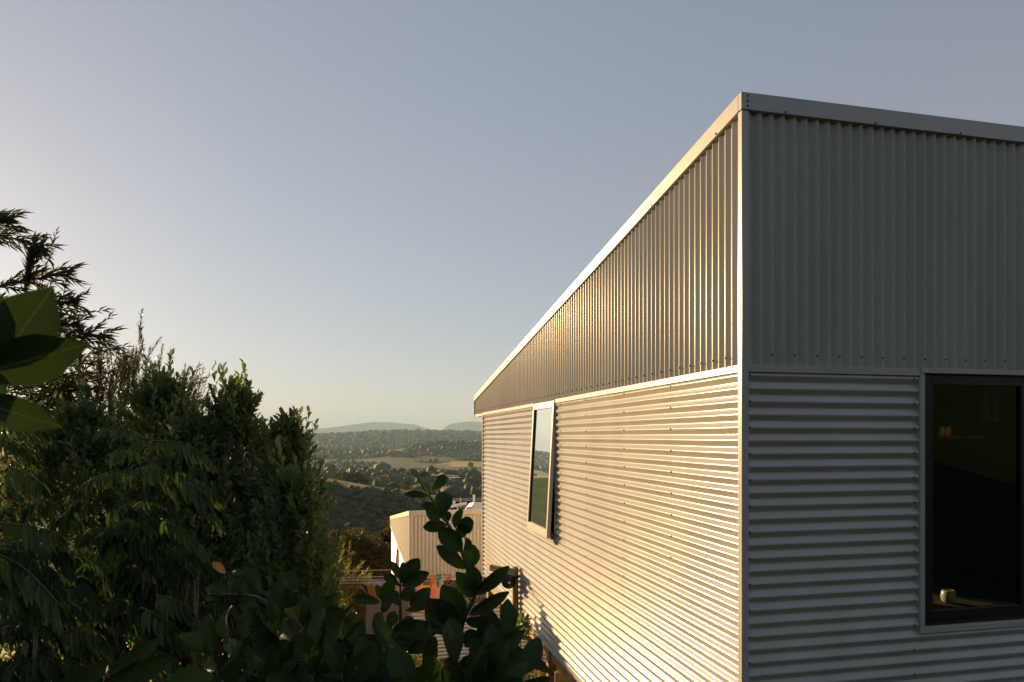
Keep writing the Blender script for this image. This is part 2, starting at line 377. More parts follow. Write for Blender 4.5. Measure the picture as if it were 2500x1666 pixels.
def part(h, name, V, Fc, m, smooth=True, label=None):
    me = mesh(name, V, Fc, m, smooth); bm = bmesh.new(); bm.from_mesh(me); bmesh.ops.recalc_face_normals(bm, faces=bm.faces); bm.to_mesh(me); bm.free()
    return obj(name, me, h, label)

def bx(h, name, a, b, m, bev=.002, label=None):
    a, b = [min(p) for p in zip(a, b)], [max(p) for p in zip(a, b)]
    return obj(name, MB().box(a, b).mesh(name, m, False, bev), h, label)

def house(p):
    h = thing('house', p['label'], 'house', p['loc'], (0, 0, TH)); steel = p.get('paint', M['steel']); trim = p.get('trim', M['trim'])
    L, Lr, Wd, wf, wb = p['L'], p['Lr'], p['W'], p['wf'], p['wb']     # wall length, roof length, width, flashing line, bottom
    rt = p['rt']; sl = p['sl']                                       # roof height at the front, fall per metre
    rake = lambda v: rt - sl * v
    fh = .043                                                       # flashing height
    win = p['win']                                                  # left window v0, v1, w0
    fw = p.get('fwin')                                              # front window u0, u1, w0
    # --- cladding
    part(h, 'cladding', *left_v(.006, Lr - .02, wf + .02, lambda v: rake(v) - .06, 1), p.get('paint', M['rib_steel']), label='upright corrugated sheet under the sloping roof edge, sun side')
    part(h, 'cladding', *front_v(.006, Wd, wf + .02, rt - .06, 2), p.get('paint', M['rib_steel']), label='upright corrugated sheet on the tall front wall')
    V, Fc = [], []
    for a in ([(.006, win[0], win[2], wf), (win[1], L - .035, win[2], wf), (.006, L - .035, wb + .04, win[2])]):
        v_, f_ = left_h(*a, wf, 3); n = len(V); V += v_; Fc += [tuple(i + n for i in q) for q in f_]
    part(h, 'cladding', V, Fc, steel, label='level corrugated sheet on the lower side wall in full sun')
    V, Fc = [], []
    for a in ([(.006, fw[0], fw[2], wf), (fw[1], Wd, fw[2], wf), (.006, Wd, wb + .04, fw[2])] if fw else [(.006, Wd, wb + .04, wf)]):
        v_, f_ = front_h(*a, wf, 4); n = len(V); V += v_; Fc += [tuple(i + n for i in q) for q in f_]
    part(h, 'cladding', V, Fc, steel, label='level corrugated sheet on the lower front wall')
    # --- back and far side walls, plain
    part(h, 'back_wall', *corr_grid(frange(0, Wd, PITCH / 6), [0, 1], lambda u, t: (u, L + DEPTH * wave(u / PITCH), wb + (rake(L) - .08 - wb) * t)), M['pale_steel'])  # unseen wall, made pale to bounce sun onto the lower house
    part(h, 'end_wall', [(Wd, 0, wb), (Wd, L, wb), (Wd, L, rake(L) - .06), (Wd, 0, rt - .06)], [(0, 1, 2, 3)], steel, False)
    # --- flashings
    T = -.030
    bx(h, 'corner_flashing', (T, T, wb + .02), (.014, .012, rt - .103), trim, .0015)
    bx(h, 'corner_flashing', (T + .004, L - .034, wb + .02), (.04, L + .02, wf), trim, .0015)
    segs = [(.012, win[0] - .005), (win[1] + .005, L)]
    for a, b in segs: bx(h, 'flashing', (T + .003, a, wf), (0, b, wf + fh), trim, .0015)
    bx(h, 'flashing', (T + .006, L + .004, wf - .012), (.3, Lr, wf + fh - .008), trim, .0015, 'lip under the roof overhang')
    bx(h, 'flashing', (.012, T + .003, wf), (fw[0] if fw else Wd, 0, wf + fh), trim, .0015)
    # --- roof edge: fascia at the front, barge board down the rake, roof sheet
    bx(h, 'fascia', (-.036, -.036, rt - .1), (Wd + .05, .0, rt), trim, .0015)
    b0, b1 = .002, Lr + .0
    obj('barge_board', MB().hexa([(-.036, b0, rake(b0) - .1), (0, b0, rake(b0) - .1), (0, b1, rake(b1) - .1), (-.036, b1, rake(b1) - .1),
                                  (-.036, b0, rake(b0)), (0, b0, rake(b0)), (0, b1, rake(b1)), (-.036, b1, rake(b1))]).mesh('barge_board', trim, False, .0015), h)
    bx(h, 'eave_trim', (-.034, Lr, wf - .012), (.02, Lr + .03, rake(Lr) - .1), trim, .0015)
    bx(h, 'eave_fascia', (.022, Lr, wf + .0), (Wd, Lr + .02, rake(Lr)), trim, .0015)
    bx(h, 'soffit', (0, L + .03, wf - .002), (Wd, Lr - .002, wf + .01), trim, 0)
    rr = frange(0, Wd, PITCH / 4)
    part(h, 'roof', *corr_grid(rr, [0, 1], lambda u, t: (u, t * Lr, rake(t * Lr) - .03 + .010 * math.sin(2 * math.pi * u / PITCH))), M['roof'])
    # --- wall lining behind the sheets (keeps the room dark)
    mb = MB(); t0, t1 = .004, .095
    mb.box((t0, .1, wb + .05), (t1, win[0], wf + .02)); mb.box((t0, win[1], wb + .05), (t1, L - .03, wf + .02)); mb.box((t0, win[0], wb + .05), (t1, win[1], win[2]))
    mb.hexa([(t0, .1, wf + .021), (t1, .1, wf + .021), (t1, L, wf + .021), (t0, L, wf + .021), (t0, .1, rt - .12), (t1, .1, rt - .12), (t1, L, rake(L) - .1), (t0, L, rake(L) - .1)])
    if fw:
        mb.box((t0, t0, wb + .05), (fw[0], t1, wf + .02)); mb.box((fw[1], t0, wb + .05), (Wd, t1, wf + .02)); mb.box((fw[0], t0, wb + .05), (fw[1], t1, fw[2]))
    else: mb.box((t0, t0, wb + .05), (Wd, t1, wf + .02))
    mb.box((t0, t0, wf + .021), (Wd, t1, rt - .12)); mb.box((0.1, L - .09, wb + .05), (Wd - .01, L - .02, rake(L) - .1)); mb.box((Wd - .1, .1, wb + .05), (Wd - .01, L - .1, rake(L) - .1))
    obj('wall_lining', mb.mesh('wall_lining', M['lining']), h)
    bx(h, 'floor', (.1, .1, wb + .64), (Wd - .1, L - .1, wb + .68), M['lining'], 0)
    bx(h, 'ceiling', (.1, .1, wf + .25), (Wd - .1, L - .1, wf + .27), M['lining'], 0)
    # --- bottom trim and bearer, stumps
    bx(h, 'bottom_trim', (-.026, .0, wb), (.02, L + .02, wb + .045), trim, .0015)
    bx(h, 'bottom_trim', (.022, -.026, wb), (Wd, .02, wb + .045), trim, .0015)
    bx(h, 'bearer', (.03, .02, wb - .16), (.11, L, wb - .002), M['timber'], .003)
    for sv in p['stumps']:
        bx(h, 'stump', (.0, sv, wb - 2.2), (.10, sv + .10, wb - .004), M['timber'], .004)
        if sv > 1: bx(h, 'stump', (2.4, sv, wb - 2.2), (2.5, sv + .10, wb - .004), M['timber'], .004)
    # --- roofing screws: rows of small heads
    mb = MB()
    def sc(x, y, z, n):
        q = Vector(n).to_track_quat('Z', 'Y').to_matrix(); c = Vector((x, y, z))
        prof = [(.0065, -.004), (.0065, .003), (.003, .0055)]
        Vv = [c + q @ Vector((r_ * math.cos(k * math.pi / 3), r_ * math.sin(k * math.pi / 3), hh)) for r_, hh in prof for k in range(6)]
        mb.add(Vv, [(i * 6 + k, i * 6 + (k + 1) % 6, (i + 1) * 6 + (k + 1) % 6, (i + 1) * 6 + k) for i in range(2) for k in range(6)] + [tuple(range(12, 18))])
    cr = -DEPTH
    for i in range(1, int(Lr / PITCH) // 2): sc(-RIB, (2 * i + .25) * PITCH, wf + .10, (-1, 0, 0))
    for i in range(1, int(Wd / PITCH) // 2): sc((2 * i + .25) * PITCH, -RIB * 1.12, wf + .105, (0, -1, 0))
    for v in p['cols']:
        if win[0] - .05 < v < win[1] + .05: lim = win[2] - .05
        else: lim = wf
        k = 0
        while True:
            w = wf - (.25 + 2 * k) * PITCH; k += 1
            if w < wb + .1: break
            if w < lim: sc(cr, v + .006 * math.sin(k * 7), w, (-1, 0, 0))
    for u in p.get('fcols', []):
        k = 0
        while True:
            w = wf - (.5 + .25 + 2 * k) * PITCH + PITCH * .5; k += 1
            if w < wb + .1: break
            sc(u, cr, w, (0, -1, 0))
    for k in range(8):
        v = .25 + .95 * k; sc(-.037, v, rake(v) - .088, (-1, 0, 0)); sc(.25 + .62 * k, -.037, rt - .09, (0, -1, 0))
    for k in range(3): sc(.004, -.037, rt - .02 - .03 * k, (0, -1, 0))
    for vv in (2.37, 4.74, 7.11):
        obj('barge_lap', MB().hexa([(-.0372, vv, rake(vv) - .101), (.0, vv, rake(vv) - .101), (.0, vv + .06, rake(vv + .06) - .101), (-.0372, vv + .06, rake(vv + .06) - .101), (-.0372, vv, rake(vv) + .001), (0, vv, rake(vv) + .001), (0, vv + .06, rake(vv + .06) + .001), (-.0372, vv + .06, rake(vv + .06) + .001)]).mesh('barge_lap', trim), h)
    o = obj('screws', mb.mesh('screws', M['screw']), h); o['kind'] = 'stuff'
    # --- side window: fixed jambs in the wall and an awning sash pushed out at the foot
    v0, v1, w0 = win; top = wf + .035
    wdw = bx(h, 'window', (.0, v0 + .002, w0 + .05), (.05, v0 + .03, top), M['alu'], .001, 'tall narrow awning window pushed open at the foot')
    bx(wdw, 'jamb', (-.028, v0 - .003, w0 - .02), (.055, v0 + .003, top), trim, .0008)
    bx(wdw, 'jamb', (-.028, v0 + .0035 - .0, w0 - .02), (.055, v0 + .006, top), M['black_alu'], 0)
    bx(wdw, 'jamb', (-.028, v1 - .012, w0 - .0), (.055, v1 + .004, top), trim, .0008)
    bx(wdw, 'frame', (.0, v1 - .05, w0 + .05), (.05, v1 - .014, top), M['black_alu'], .001)
    bx(wdw, 'frame', (.0, v0 + .032, top - .05), (.05, v1 - .052, top), M['alu'], .001)
    bx(wdw, 'frame', (.0, v0 + .032, w0 + .05), (.05, v1 - .052, w0 + .08), M['black_alu'], .001)
    obj('sill', MB().hexa([(-.040, v0 + .004, w0), (.05, v0 + .004, w0), (.05, v1 - .013, w0), (-.040, v1 - .013, w0), (-.040, v0 + .004, w0 + .03), (.05, v0 + .004, w0 + .046), (.05, v1 - .013, w0 + .046), (-.040, v1 - .013, w0 + .03)]).mesh('sill', trim, False, .0015), wdw)
    ht = top - (w0 + .055); ang = math.asin(.085 / ht)
    sm = Matrix.Translation((-.012, 0, top - .005)) @ Matrix.Rotation(ang, 4, 'Y')
    def sb(name, a, b, m, bev=.0015):
        me = MB().box(a, b).mesh(name, m, False, bev); me.transform(sm); return obj(name, me, wdw)
    e = .048; va, vb = v0 + .010, v1 - .022
    sb('sash', (-.022, va, -ht), (.02, va + e, 0), M['alu']); sb('sash', (-.022, vb - e, -ht), (.02, vb, 0), M['alu'])
    sb('sash', (-.0215, va + e + .001, -.075), (.02, vb - e - .001, -.001), M['alu']); sb('sash', (-.0215, va + e + .001, -ht), (.02, vb - e - .001, -ht + .085), M['alu'])
    sb('gasket', (-.012, va + e + .001, -ht + .086), (.012, va + e + .012, -.076), M['dark_gasket'], 0)
    sb('gasket', (-.012, vb - e - .012, -ht + .086), (.012, vb - e - .001, -.076), M['dark_gasket'], 0)
    me = mesh('pane', [(0, va + e + .012, -ht + .086), (0, vb - e - .012, -ht + .086), (0, vb - e - .012, -.076), (0, va + e + .012, -.076)], [(0, 1, 2, 3)], M['glass']); me.transform(sm); obj('pane', me, wdw)
    for vv in (v1 - .030,):
        obj('stay', MB().tube([(-.005, vv, w0 + .14), (-.05, vv - .004, w0 + .20)], .006, 6).mesh('stay', M['white']), wdw)
    # --- front window
    if fw:
        u0, u1, w0 = fw; f = .036
        wd2 = bx(h, 'window', (u0 + f, .01, w0 + f), (u0 + f + .022, .07, wf + .03), M['black_alu'], .001, 'large black framed window set in the shaded front wall')
        bx(wd2, 'surround', (u0, -.030, w0 + f + .001), (u0 + f - .001, .02, wf + fh), trim, .0012)
        bx(wd2, 'surround', (u0, -.030, w0), (u1, .02, w0 + f), trim, .0012)
        bx(wd2, 'surround', (u1 - f, -.030, w0 + f + .001), (u1, .02, wf + fh), trim, .0012)
        bx(wd2, 'head', (u0 + f, -.01, wf + .03), (u1 - f, .07, wf + fh), M['black_alu'], 0)
        bx(h, 'flashing', (u0 + .002, -.036, wf + fh - .026), (u1, -.0302, wf + fh + .006), trim, .001, 'thin drip lip over the front window')
        um = u0 + .86
        bx(wd2, 'frame', (u0 + f + .023, .0, w0 + f + .001), (u1 - f - .023, .07, w0 + f + .03), M['black_alu'], .001)
        bx(wd2, 'frame', (u1 - f - .022, .0, w0 + f), (u1 - f, .07, wf + .03), M['black_alu'], .001)
        s0, s1, sb0, st = u0 + f + .024, um, w0 + f + .034, wf + .02
        sw = .058
        bx(wd2, 'sash', (s0, -.004, sb0), (s0 + sw, .04, st), M['black_alu'], .002); bx(wd2, 'sash', (s1 - sw, -.004, sb0), (s1, .04, st), M['black_alu'], .002)
        bx(wd2, 'sash', (s0 + sw + .001, -.0035, st - .07), (s1 - sw - .001, .04, st - .001), M['black_alu'], .002); bx(wd2, 'sash', (s0 + sw + .001, -.0035, sb0 + .001), (s1 - sw - .001, .04, sb0 + .06), M['black_alu'], .002)
        obj('pane', mesh('pane', [(s0 + sw, .015, sb0 + .05), (s1 - sw, .015, sb0 + .05), (s1 - sw, .015, st - .06), (s0 + sw, .015, st - .06)], [(0, 1, 2, 3)], M['glass']), wd2)
        bx(wd2, 'sash', (s1 + .003, .03, sb0), (s1 + .06, .068, st), M['black_alu'], .002)
        obj('pane', mesh('pane', [(s1 + .06, .05, w0 + f + .03), (u1 - f - .022, .05, w0 + f + .03), (u1 - f - .022, .05, wf + .03), (s1 + .06, .05, wf + .03)], [(0, 1, 2, 3)], M['glass']), wd2)
    return h

main = house(dict(label='large corrugated steel house with sunlit side wall and sloping roof', loc=CORNER + Vector((CT * .03 - ST * .03, ST * .03 + CT * .03, 0)), L=8.36, Lr=9.18, W=6.0, wf=.376, wb=-2.48, rt=1.993, sl=.1335,
                  win=(3.80, 4.76, -1.2), fwin=(1.197, 2.75, -1.222), stumps=[.02, 2.1, 4.15, 6.1, 7.93], cols=[.90, 1.77, 2.74, 3.6, 4.85, 5.57, 6.4, 7.2], fcols=[.026, 1.16]))
# timber screen and plank wall below the far end of the floor
for k in range(7):
    bx(main, 'plank', (.16 + .0, 7.7, -2.70 - .125 * k), (.52, 7.73, -2.59 - .125 * k), M['orange_timber'], .002)
for k in range(5):
    bx(main, 'subfloor_batten', (.62 + .16 * k, 7.6, -3.6), (.72 + .16 * k, 7.63, -2.56), M['timber'], .002)

h2loc = P(1002, 1066, 14.0); h2loc.z = 0
low = house(dict(paint=M['pale_steel'], trim=M['pale_steel'], label='lower tan corrugated steel house behind the clothes line', loc=h2loc, L=7.4, Lr=8.0, W=5.2, wf=-2.89, wb=-5.75, rt=-1.525, sl=.128,
                 win=(3.55, 4.3, -4.4), stumps=[], cols=[.9, 1.8, 2.7, 5.2, 6.2]))
HM = Matrix.Translation(CORNER) @ Matrix.Rotation(TH, 4, 'Z')
H2 = Matrix.Translation(h2loc) @ Matrix.Rotation(TH, 4, 'Z')

# things on the lower roof
def on_roof(px, y, back):
    """place on house 2's roof seen in column px, 'back' metres behind its front edge"""
    # solve along the wall direction
    for u in np.linspace(0, 5, 2001):
        q = H2 @ Vector((u, back, 0))
        if CX + F * q.x / q.y >= px: break
    return Vector((u, back, -1.525 - .128 * back - .02))
t = thing('solar_panel', 'white edged tilted solar panel on the roof of the lower house', 'solar panel')
q = on_roof(1099, 0, 1.2); q2 = on_roof(1133, 0, 1.5)
t.matrix_world = H2 @ Matrix.Translation(q)
dx = q2.x - q.x
obj('panel', MB().hexa([(0, 0, .10), (dx, 0, .17), (dx, 1.1, .03), (0, 1.1, -.04), (0, 0, .135), (dx, 0, .205), (dx, 1.1, .065), (0, 1.1, -.005)]).mesh('panel', M['solar']), t)
obj('frame', MB().hexa([(-.01, -.03, .09), (dx + .01, -.03, .16), (dx + .01, -.004, .165), (-.01, -.004, .095), (-.01, -.03, .145), (dx + .01, -.03, .215), (dx + .01, -.004, .22), (-.01, -.004, .15)]).mesh('frame', M['white']), t)
for xx in (.05, dx - .05):
    obj('leg', MB().box((xx - .015, .5, -.2), (xx + .015, .53, .26)).mesh('leg', M['alu']), t)
t = thing('roof_skylight', 'low white skylight with small vent box on the lower roof', 'skylight')
q = on_roof(1146, 0, 1.3); t.matrix_world = H2 @ Matrix.Translation(q)
obj('dome', MB().hexa([(0, 0, 0), (1.0, 0, 0), (1.0, .9, -.10), (0, .9, -.10), (.12, .12, .20), (1.0, .12, .20), (1.0, .75, .12), (.12, .75, .12)]).mesh('dome', M['white'], False, .01), t)
obj('vent', MB().box((.10, .06, .0), (.14, .10, .33)).lathe((.12, .08, .33), [(.03, 0), (.03, .035), (.01, .045)], 10).mesh('vent', M['white']), t)
t = thing('solar_panel', 'dark solar panel lying flat on the lower roof behind the skylight', 'solar panel')
q = on_roof(1112, 0, 3.0); t.matrix_world = H2 @ Matrix.Translation(q)
obj('panel', MB().box((0, 0, .20), (1.9, .9, .29)).mesh('panel', M['solar']), t)
for xx in (.1, 1.8): obj('leg', MB().box((xx - .015, .3, -.2), (xx + .015, .33, .30)).mesh('leg', M['alu']), t)
t = thing('tv_antenna', 'thin metal television antenna standing on the lower roof', 'antenna')
q = on_roof(1081, 0, 1.6); t.matrix_world = H2 @ Matrix.Translation(q)
obj('mast', MB().tube([(0, 0, -.05), (0, 0, .90)], .012, 8).mesh('mast', M['alu']), t)
obj('boom', MB().tube([(-.26, 0, .86), (.36, .05, .83)], .008, 6).mesh('boom', M['alu']), t)
for k in range(7):
    xx = -.24 + k * .095
    obj('element', MB().tube([(xx - .05, -.16, .86 - .03 * (xx + .26) / .62 + .012), (xx + .05, .18, .86 - .03 * (xx + .26) / .62 + .012)], .005, 5).mesh('element', M['alu']), t)
obj('reflector', MB().box((.12, -.10, .80), (.38, -.09, .815)).mesh('reflector', M['white']), t)

# ------------------------------------------------------------------ things inside the main house, seen through the front window
tb = thing('table', 'dark table just inside the front window', 'table', P(2330, 1472, 5.1) + Vector((0, 0, -.31)))
obj('tabletop', MB().box((-.5, -.35, .28), (.9, .45, .31)).mesh('tabletop', M['lining'], False, .004), tb)
for sx_, sy_ in ((-.45, -.3), (.85, -.3), (-.45, .4), (.85, .4)):
    obj('leg', MB().box((sx_ - .03, sy_ - .03, -.55), (sx_ + .03, sy_ + .03, .279)).mesh('leg', M['lining']), tb)
pt = thing('flower_pot', 'small round white pot glowing in a patch of sun behind the dark window', 'pot', tb.location + Vector((-.045, .0, .31)))
obj('pot', MB().lathe((0, 0, 0), [(.030, 0), (.046, .016), (.052, .05), (.046, .085), (.038, .097), (.034, .085)], 20).mesh('pot', mat('glazed_pot', (.42, .39, .35), .35), True), pt)
sh = obj('wall_shelf', MB().box((0, 0, 0), (.34, .12, .02)).mesh('wall_shelf', M['bark'], False, .002), None, 'thin timber shelf behind the glass with amber jars on it', 'shelf', loc=P(2291, 1071, 5.0))
amber = mat('amber_glow_glass', (.22, .09, .012), 0.12); amber.node_tree.nodes['Principled BSDF'].inputs['Emission Color'].default_value = (1, .45, .06, 1); amber.node_tree.nodes['Principled BSDF'].inputs['Emission Strength'].default_value = 0.012  # faint emission added as a glow in the glass, no flame inside
for x_, lab in ((2297, 'amber jar nearest the window frame on the indoor shelf'), (2312, 'amber jar further from the frame on the indoor shelf')):
    j = thing('amber_jar', lab, 'jar', P(x_ + 3, 1061, 5.03), group='amber jars on the shelf indoors')
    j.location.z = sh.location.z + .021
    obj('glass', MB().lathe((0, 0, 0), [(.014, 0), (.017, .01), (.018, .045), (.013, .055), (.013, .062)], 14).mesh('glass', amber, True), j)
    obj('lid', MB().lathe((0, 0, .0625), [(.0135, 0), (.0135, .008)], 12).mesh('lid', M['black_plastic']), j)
blue = noisy(mat('blue_glimmer', (.16, .22, .23), 0.9), (.12, .17, .18), (.2, .27, .28), 6, 3, (4, 1, .2))  # blue strips stand in for dim light from a window further back
for (xa, xb), lab in (((2397, 2412), 'narrow strip of painted blue window light on the left of the pair seen through the window'), ((2420, 2436), 'longer strip of painted blue window light on the right of the pair seen through the window')):
    a = P(xa, 940, 5.6); b = P(xb, 1030, 5.6); cv = MB(); n = 14
    V = [(a.x + (b.x - a.x) * k / n, a.y + .012 * math.sin(k * 1.7), z) for z in (a.z, b.z) for k in range(n + 1)]
    o = obj('glimmer', mesh('glimmer', V, [(k, k + 1, n + 2 + k, n + 1 + k) for k in range(n)], blue, True), None, lab, 'glimmer', 'strips of painted window light inside the front window')
    so = o.modifiers.new('thick', 'SOLIDIFY'); so.thickness = .003

# ------------------------------------------------------------------ clothes line
ZL = 9.42
pz = P(1259, 1384, ZL)
t = thing('clothesline_post', 'timber clothes line post with short arm standing against the side wall', 'post', (pz.x, pz.y, -3.6), (0, 0, TH))
hp = pz.z + 3.6
obj('post', MB().hexa([(-.035, -.035, 0), (.045, -.035, 0), (.045, .045, 0), (-.035, .045, 0), (-.050, -.035, hp), (.030, -.035, hp), (.030, .045, hp), (-.050, .045, hp)]).mesh('post', M['olive_post'], False, .004), t)
obj('arm', MB().hexa([(-.36, .02, hp - .045), (-.02, -.10, hp - .115), (-.02, -.04, hp - .115), (-.36, .08, hp - .045), (-.36, .02, hp + .035), (-.02, -.10, hp - .015), (-.02, -.04, hp - .015), (-.36, .08, hp + .035)]).mesh('arm', M['olive_post'], False, .004), t)
rl = thing('clothesline_reel', 'black round clothes line reel hung on the timber post', 'reel', P(1241, 1420, ZL - .06), (0, 0, TH))
obj('case', MB().lathe((0, -.05, 0), [(.07, 0), (.094, .012), (.098, .05), (.094, .09), (.07, .10)], 24, 'y').mesh('case', M['black_plastic'], True), rl)
obj('hub', MB().lathe((0, -.062, -.005), [(.017, 0), (.017, .012)], 14, 'y').mesh('hub', M['white']), rl)
obj('hook', MB().box((.07, -.03, .045), (.15, .02, .075)).mesh('hook', M['black_plastic'], False, .003), rl)
# the lines run left from the arm to a post out of sight behind the hedge
LY = {}
def line(xa, ya, xb, yb, Z, sag, lab):
    a = P(xa, ya, Z); b = P(xb, yb, Z); pts = [a.lerp(b, k / 24) - Vector((0, 0, sag * 4 * (k / 24) * (1 - k / 24))) for k in range(25)]
    return obj('clothes_line', MB().tube(pts, .0034, 5).mesh('clothes_line', M['white']), None, lab, 'wire', 'wires of the clothes line'), (a, b, sag)
_, l0 = line(1215, 1378, 640, 1396, 9.45, .03, 'topmost thin clothes line wire crossing the lower house wall')
_, l1 = line(1212, 1390, 640, 1409, 9.35, .05, 'second thin clothes line wire just above the towels')
_, l2 = line(1216, 1399, 640, 1414, 9.2, .05, 'third thin wire carrying the washing')
_, l3 = line(1218, 1406, 640, 1418, 9.05, .06, 'lowest thin clothes line wire in front of the towels')
def on_line(l, px):
    a, b, s = l; f = (px - (CX + F * a.x / a.y)) / ((CX + F * b.x / b.y) - (CX + F * a.x / a.y))
    return a.lerp(b, f) - Vector((0, 0, s * 4 * f * (1 - f)))

def cloth(name, l, xa, xb, drop, m, label, cat, group, flare=0.0, amp=.03, seed=0, hem=None):
    a = on_line(l, xa); b = on_line(l, xb); n, k = 34, 26; V = []; w = (b - a).length
    for j in range(k + 1):
        t_ = j / k
        for i in range(n + 1):
            s = i / n; p = on_line(l, xa + (xb - xa) * s)
            pinch = -.018 * (math.sin(math.pi * s) ** 2)
            q = p + Vector((flare * (.5 - s) * t_ * -2 , 0, pinch - drop * t_))
            fold = math.sin(s * 17 + seed + .8 * math.sin(3 * t_ + seed)) * .6 + math.sin(s * 31 + seed * 2) * .25
            q.y += amp * (.15 + t_) * fold + .05 * t_ * math.sin(s * 3 + seed); q.x += amp * .5 * t_ * math.cos(s * 13 + seed)
            V.append(q)
    Fc = [(j * (n + 1) + i, j * (n + 1) + i + 1, (j + 1) * (n + 1) + i + 1, (j + 1) * (n + 1) + i) for j in range(k) for i in range(n)]
    me = mesh(name, V, Fc, m, True)
    uv = me.uv_layers.new(name='uv')
    for pl in me.polygons:
        for li in pl.loop_indices:
            vi = me.loops[li].vertex_index; uv.data[li].uv = ((vi % (n + 1)) / n * w, 1 - (vi // (n + 1)) / k * drop)
    # top edge folded over the wire
    o = obj(name, me, None, label, cat, group)
    so = o.modifiers.new('thick', 'SOLIDIFY'); so.thickness = .004
    return o, w

def cloth_mat(name):
    m = bpy.data.materials.new(name); m.use_nodes = True; n = m.node_tree.nodes; l = m.node_tree.links; b = n['Principled BSDF']
    b.inputs['Roughness'].default_value = .9; b.inputs['Specular IOR Level'].default_value = .1
    t = n.new('ShaderNodeBsdfTranslucent'); ms = n.new('ShaderNodeMixShader'); ms.inputs[0].default_value = .45
    l.new(b.outputs[0], ms.inputs[1]); l.new(t.outputs[0], ms.inputs[2]); l.new(ms.outputs[0], n['Material Output'].inputs['Surface'])
    u = n.new('ShaderNodeUVMap'); u.uv_map = 'uv'
    def out(sock): l.new(sock, b.inputs['Base Color']); l.new(sock, t.inputs['Color'])
    def mixc(f, a, c):
        x = n.new('ShaderNodeMix'); x.data_type = 'RGBA'; l.new(f, x.inputs['Factor'])
        for s_, v_ in (('A', a), ('B', c)):
            if hasattr(v_, 'links'): l.new(v_, x.inputs[s_])
            else: x.inputs[s_].default_value = (*v_, 1)
        return x.outputs['Result']
    def math_(op, a, b_=None):
        x = n.new('ShaderNodeMath'); x.operation = op
        for i, v_ in enumerate((a, b_)):
            if v_ is None: continue
            if hasattr(v_, 'links'): l.new(v_, x.inputs[i])
            else: x.inputs[i].default_value = v_
        return x.outputs[0]
    def noise_(sc, det=2, off=(0, 0, 0), st=(1, 1, 1)):
        mp = n.new('ShaderNodeMapping'); mp.inputs['Location'].default_value = off; mp.inputs['Scale'].default_value = st; l.new(u.outputs[0], mp.inputs[0])
        x = n.new('ShaderNodeTexNoise'); x.inputs['Scale'].default_value = sc; x.inputs['Detail'].default_value = det; l.new(mp.outputs[0], x.inputs['Vector']); return x.outputs['Fac']
    def blob(cx, cy, rx, ry, rot=0):
        mp = n.new('ShaderNodeMapping'); mp.vector_type = 'TEXTURE'; mp.inputs['Location'].default_value = (cx, cy, 0); mp.inputs['Scale'].default_value = (rx, ry, 1); mp.inputs['Rotation'].default_value = (0, 0, rot)
        l.new(u.outputs[0], mp.inputs[0]); ln = n.new('ShaderNodeVectorMath'); ln.operation = 'LENGTH'; l.new(mp.outputs[0], ln.inputs[0])
        return math_('LESS_THAN', ln.outputs['Value'], 1.0)
    def stripes(axis, freq, duty):
        s = n.new('ShaderNodeSeparateXYZ'); l.new(u.outputs[0], s.inputs[0]); return math_('LESS_THAN', math_('FRACT', math_('MULTIPLY', s.outputs[axis], freq)), duty)
    return m, out, mixc, math_, noise_, blob, stripes, u, n, l

# grey and orange towel
m1, out, mixc, math_, noise_, blob, stripes, u, n_, l_ = cloth_mat('orange_towel')
s = n_.new('ShaderNodeSeparateXYZ'); l_.new(u.outputs[0], s.inputs[0])
topb = math_('GREATER_THAN', s.outputs[1], .925)
lowb = math_('LESS_THAN', s.outputs[1], .72)
side = math_('GREATER_THAN', s.outputs[0], .10)
c = mixc(noise_(30, 2), (.62, .27, .07), (.72, .34, .10))
c = mixc(math_('MULTIPLY', side, .75), c, (.50, .40, .30))
c = mixc(lowb, c, (.50, .40, .36)); c = mixc(topb, c, (.45, .46, .50)); out(c)
cloth('towel', l2, 896, 1000, .80, m1, 'grey and orange towel hanging leftmost on the clothes line', 'towel', 'washing on the clothes line', .05, .035, 1.0)
# bright patterned towel
m2, out, mixc, math_, noise_, blob, stripes, u, n_, l_ = cloth_mat('patterned_towel')
c = mixc(math_('GREATER_THAN', noise_(9, 3), .56), (.80, .46, .38), (.82, .55, .46))
yel = math_('GREATER_THAN', noise_(5.2, 0, (.13, .37, 0)), .56)
c = mixc(yel, c, (.80, .60, .12))
dash = math_('MULTIPLY', yel, math_('MULTIPLY', stripes(0, 21, .45), stripes(1, 24, .32)))
c = mixc(dash, c, (.02, .02, .02))
c = mixc(math_('GREATER_THAN', noise_(6, 0, (.7, .1, 0)), .64), c, (.10, .42, .33))
c = mixc(blob(.455, .93, .05, .085, -.5), c, (.72, .32, .04))
bk = blob(.385, .915, .052, .05); c = mixc(bk, c, (.015, .015, .02))
gr = math_('MULTIPLY', bk, math_('MAXIMUM', stripes(0, 46, .14), stripes(1, 46, .14))); c = mixc(gr, c, (.8, .78, .75))
c = mixc(blob(.535, .875, .024, .06, .15), c, (.05, .42, .34))
out(c)
cloth('towel', l1, 974, 1079, .50, m2, 'bright pink and yellow patterned towel in the middle of the line', 'towel', 'washing on the clothes line', .0, .02, 2.2)
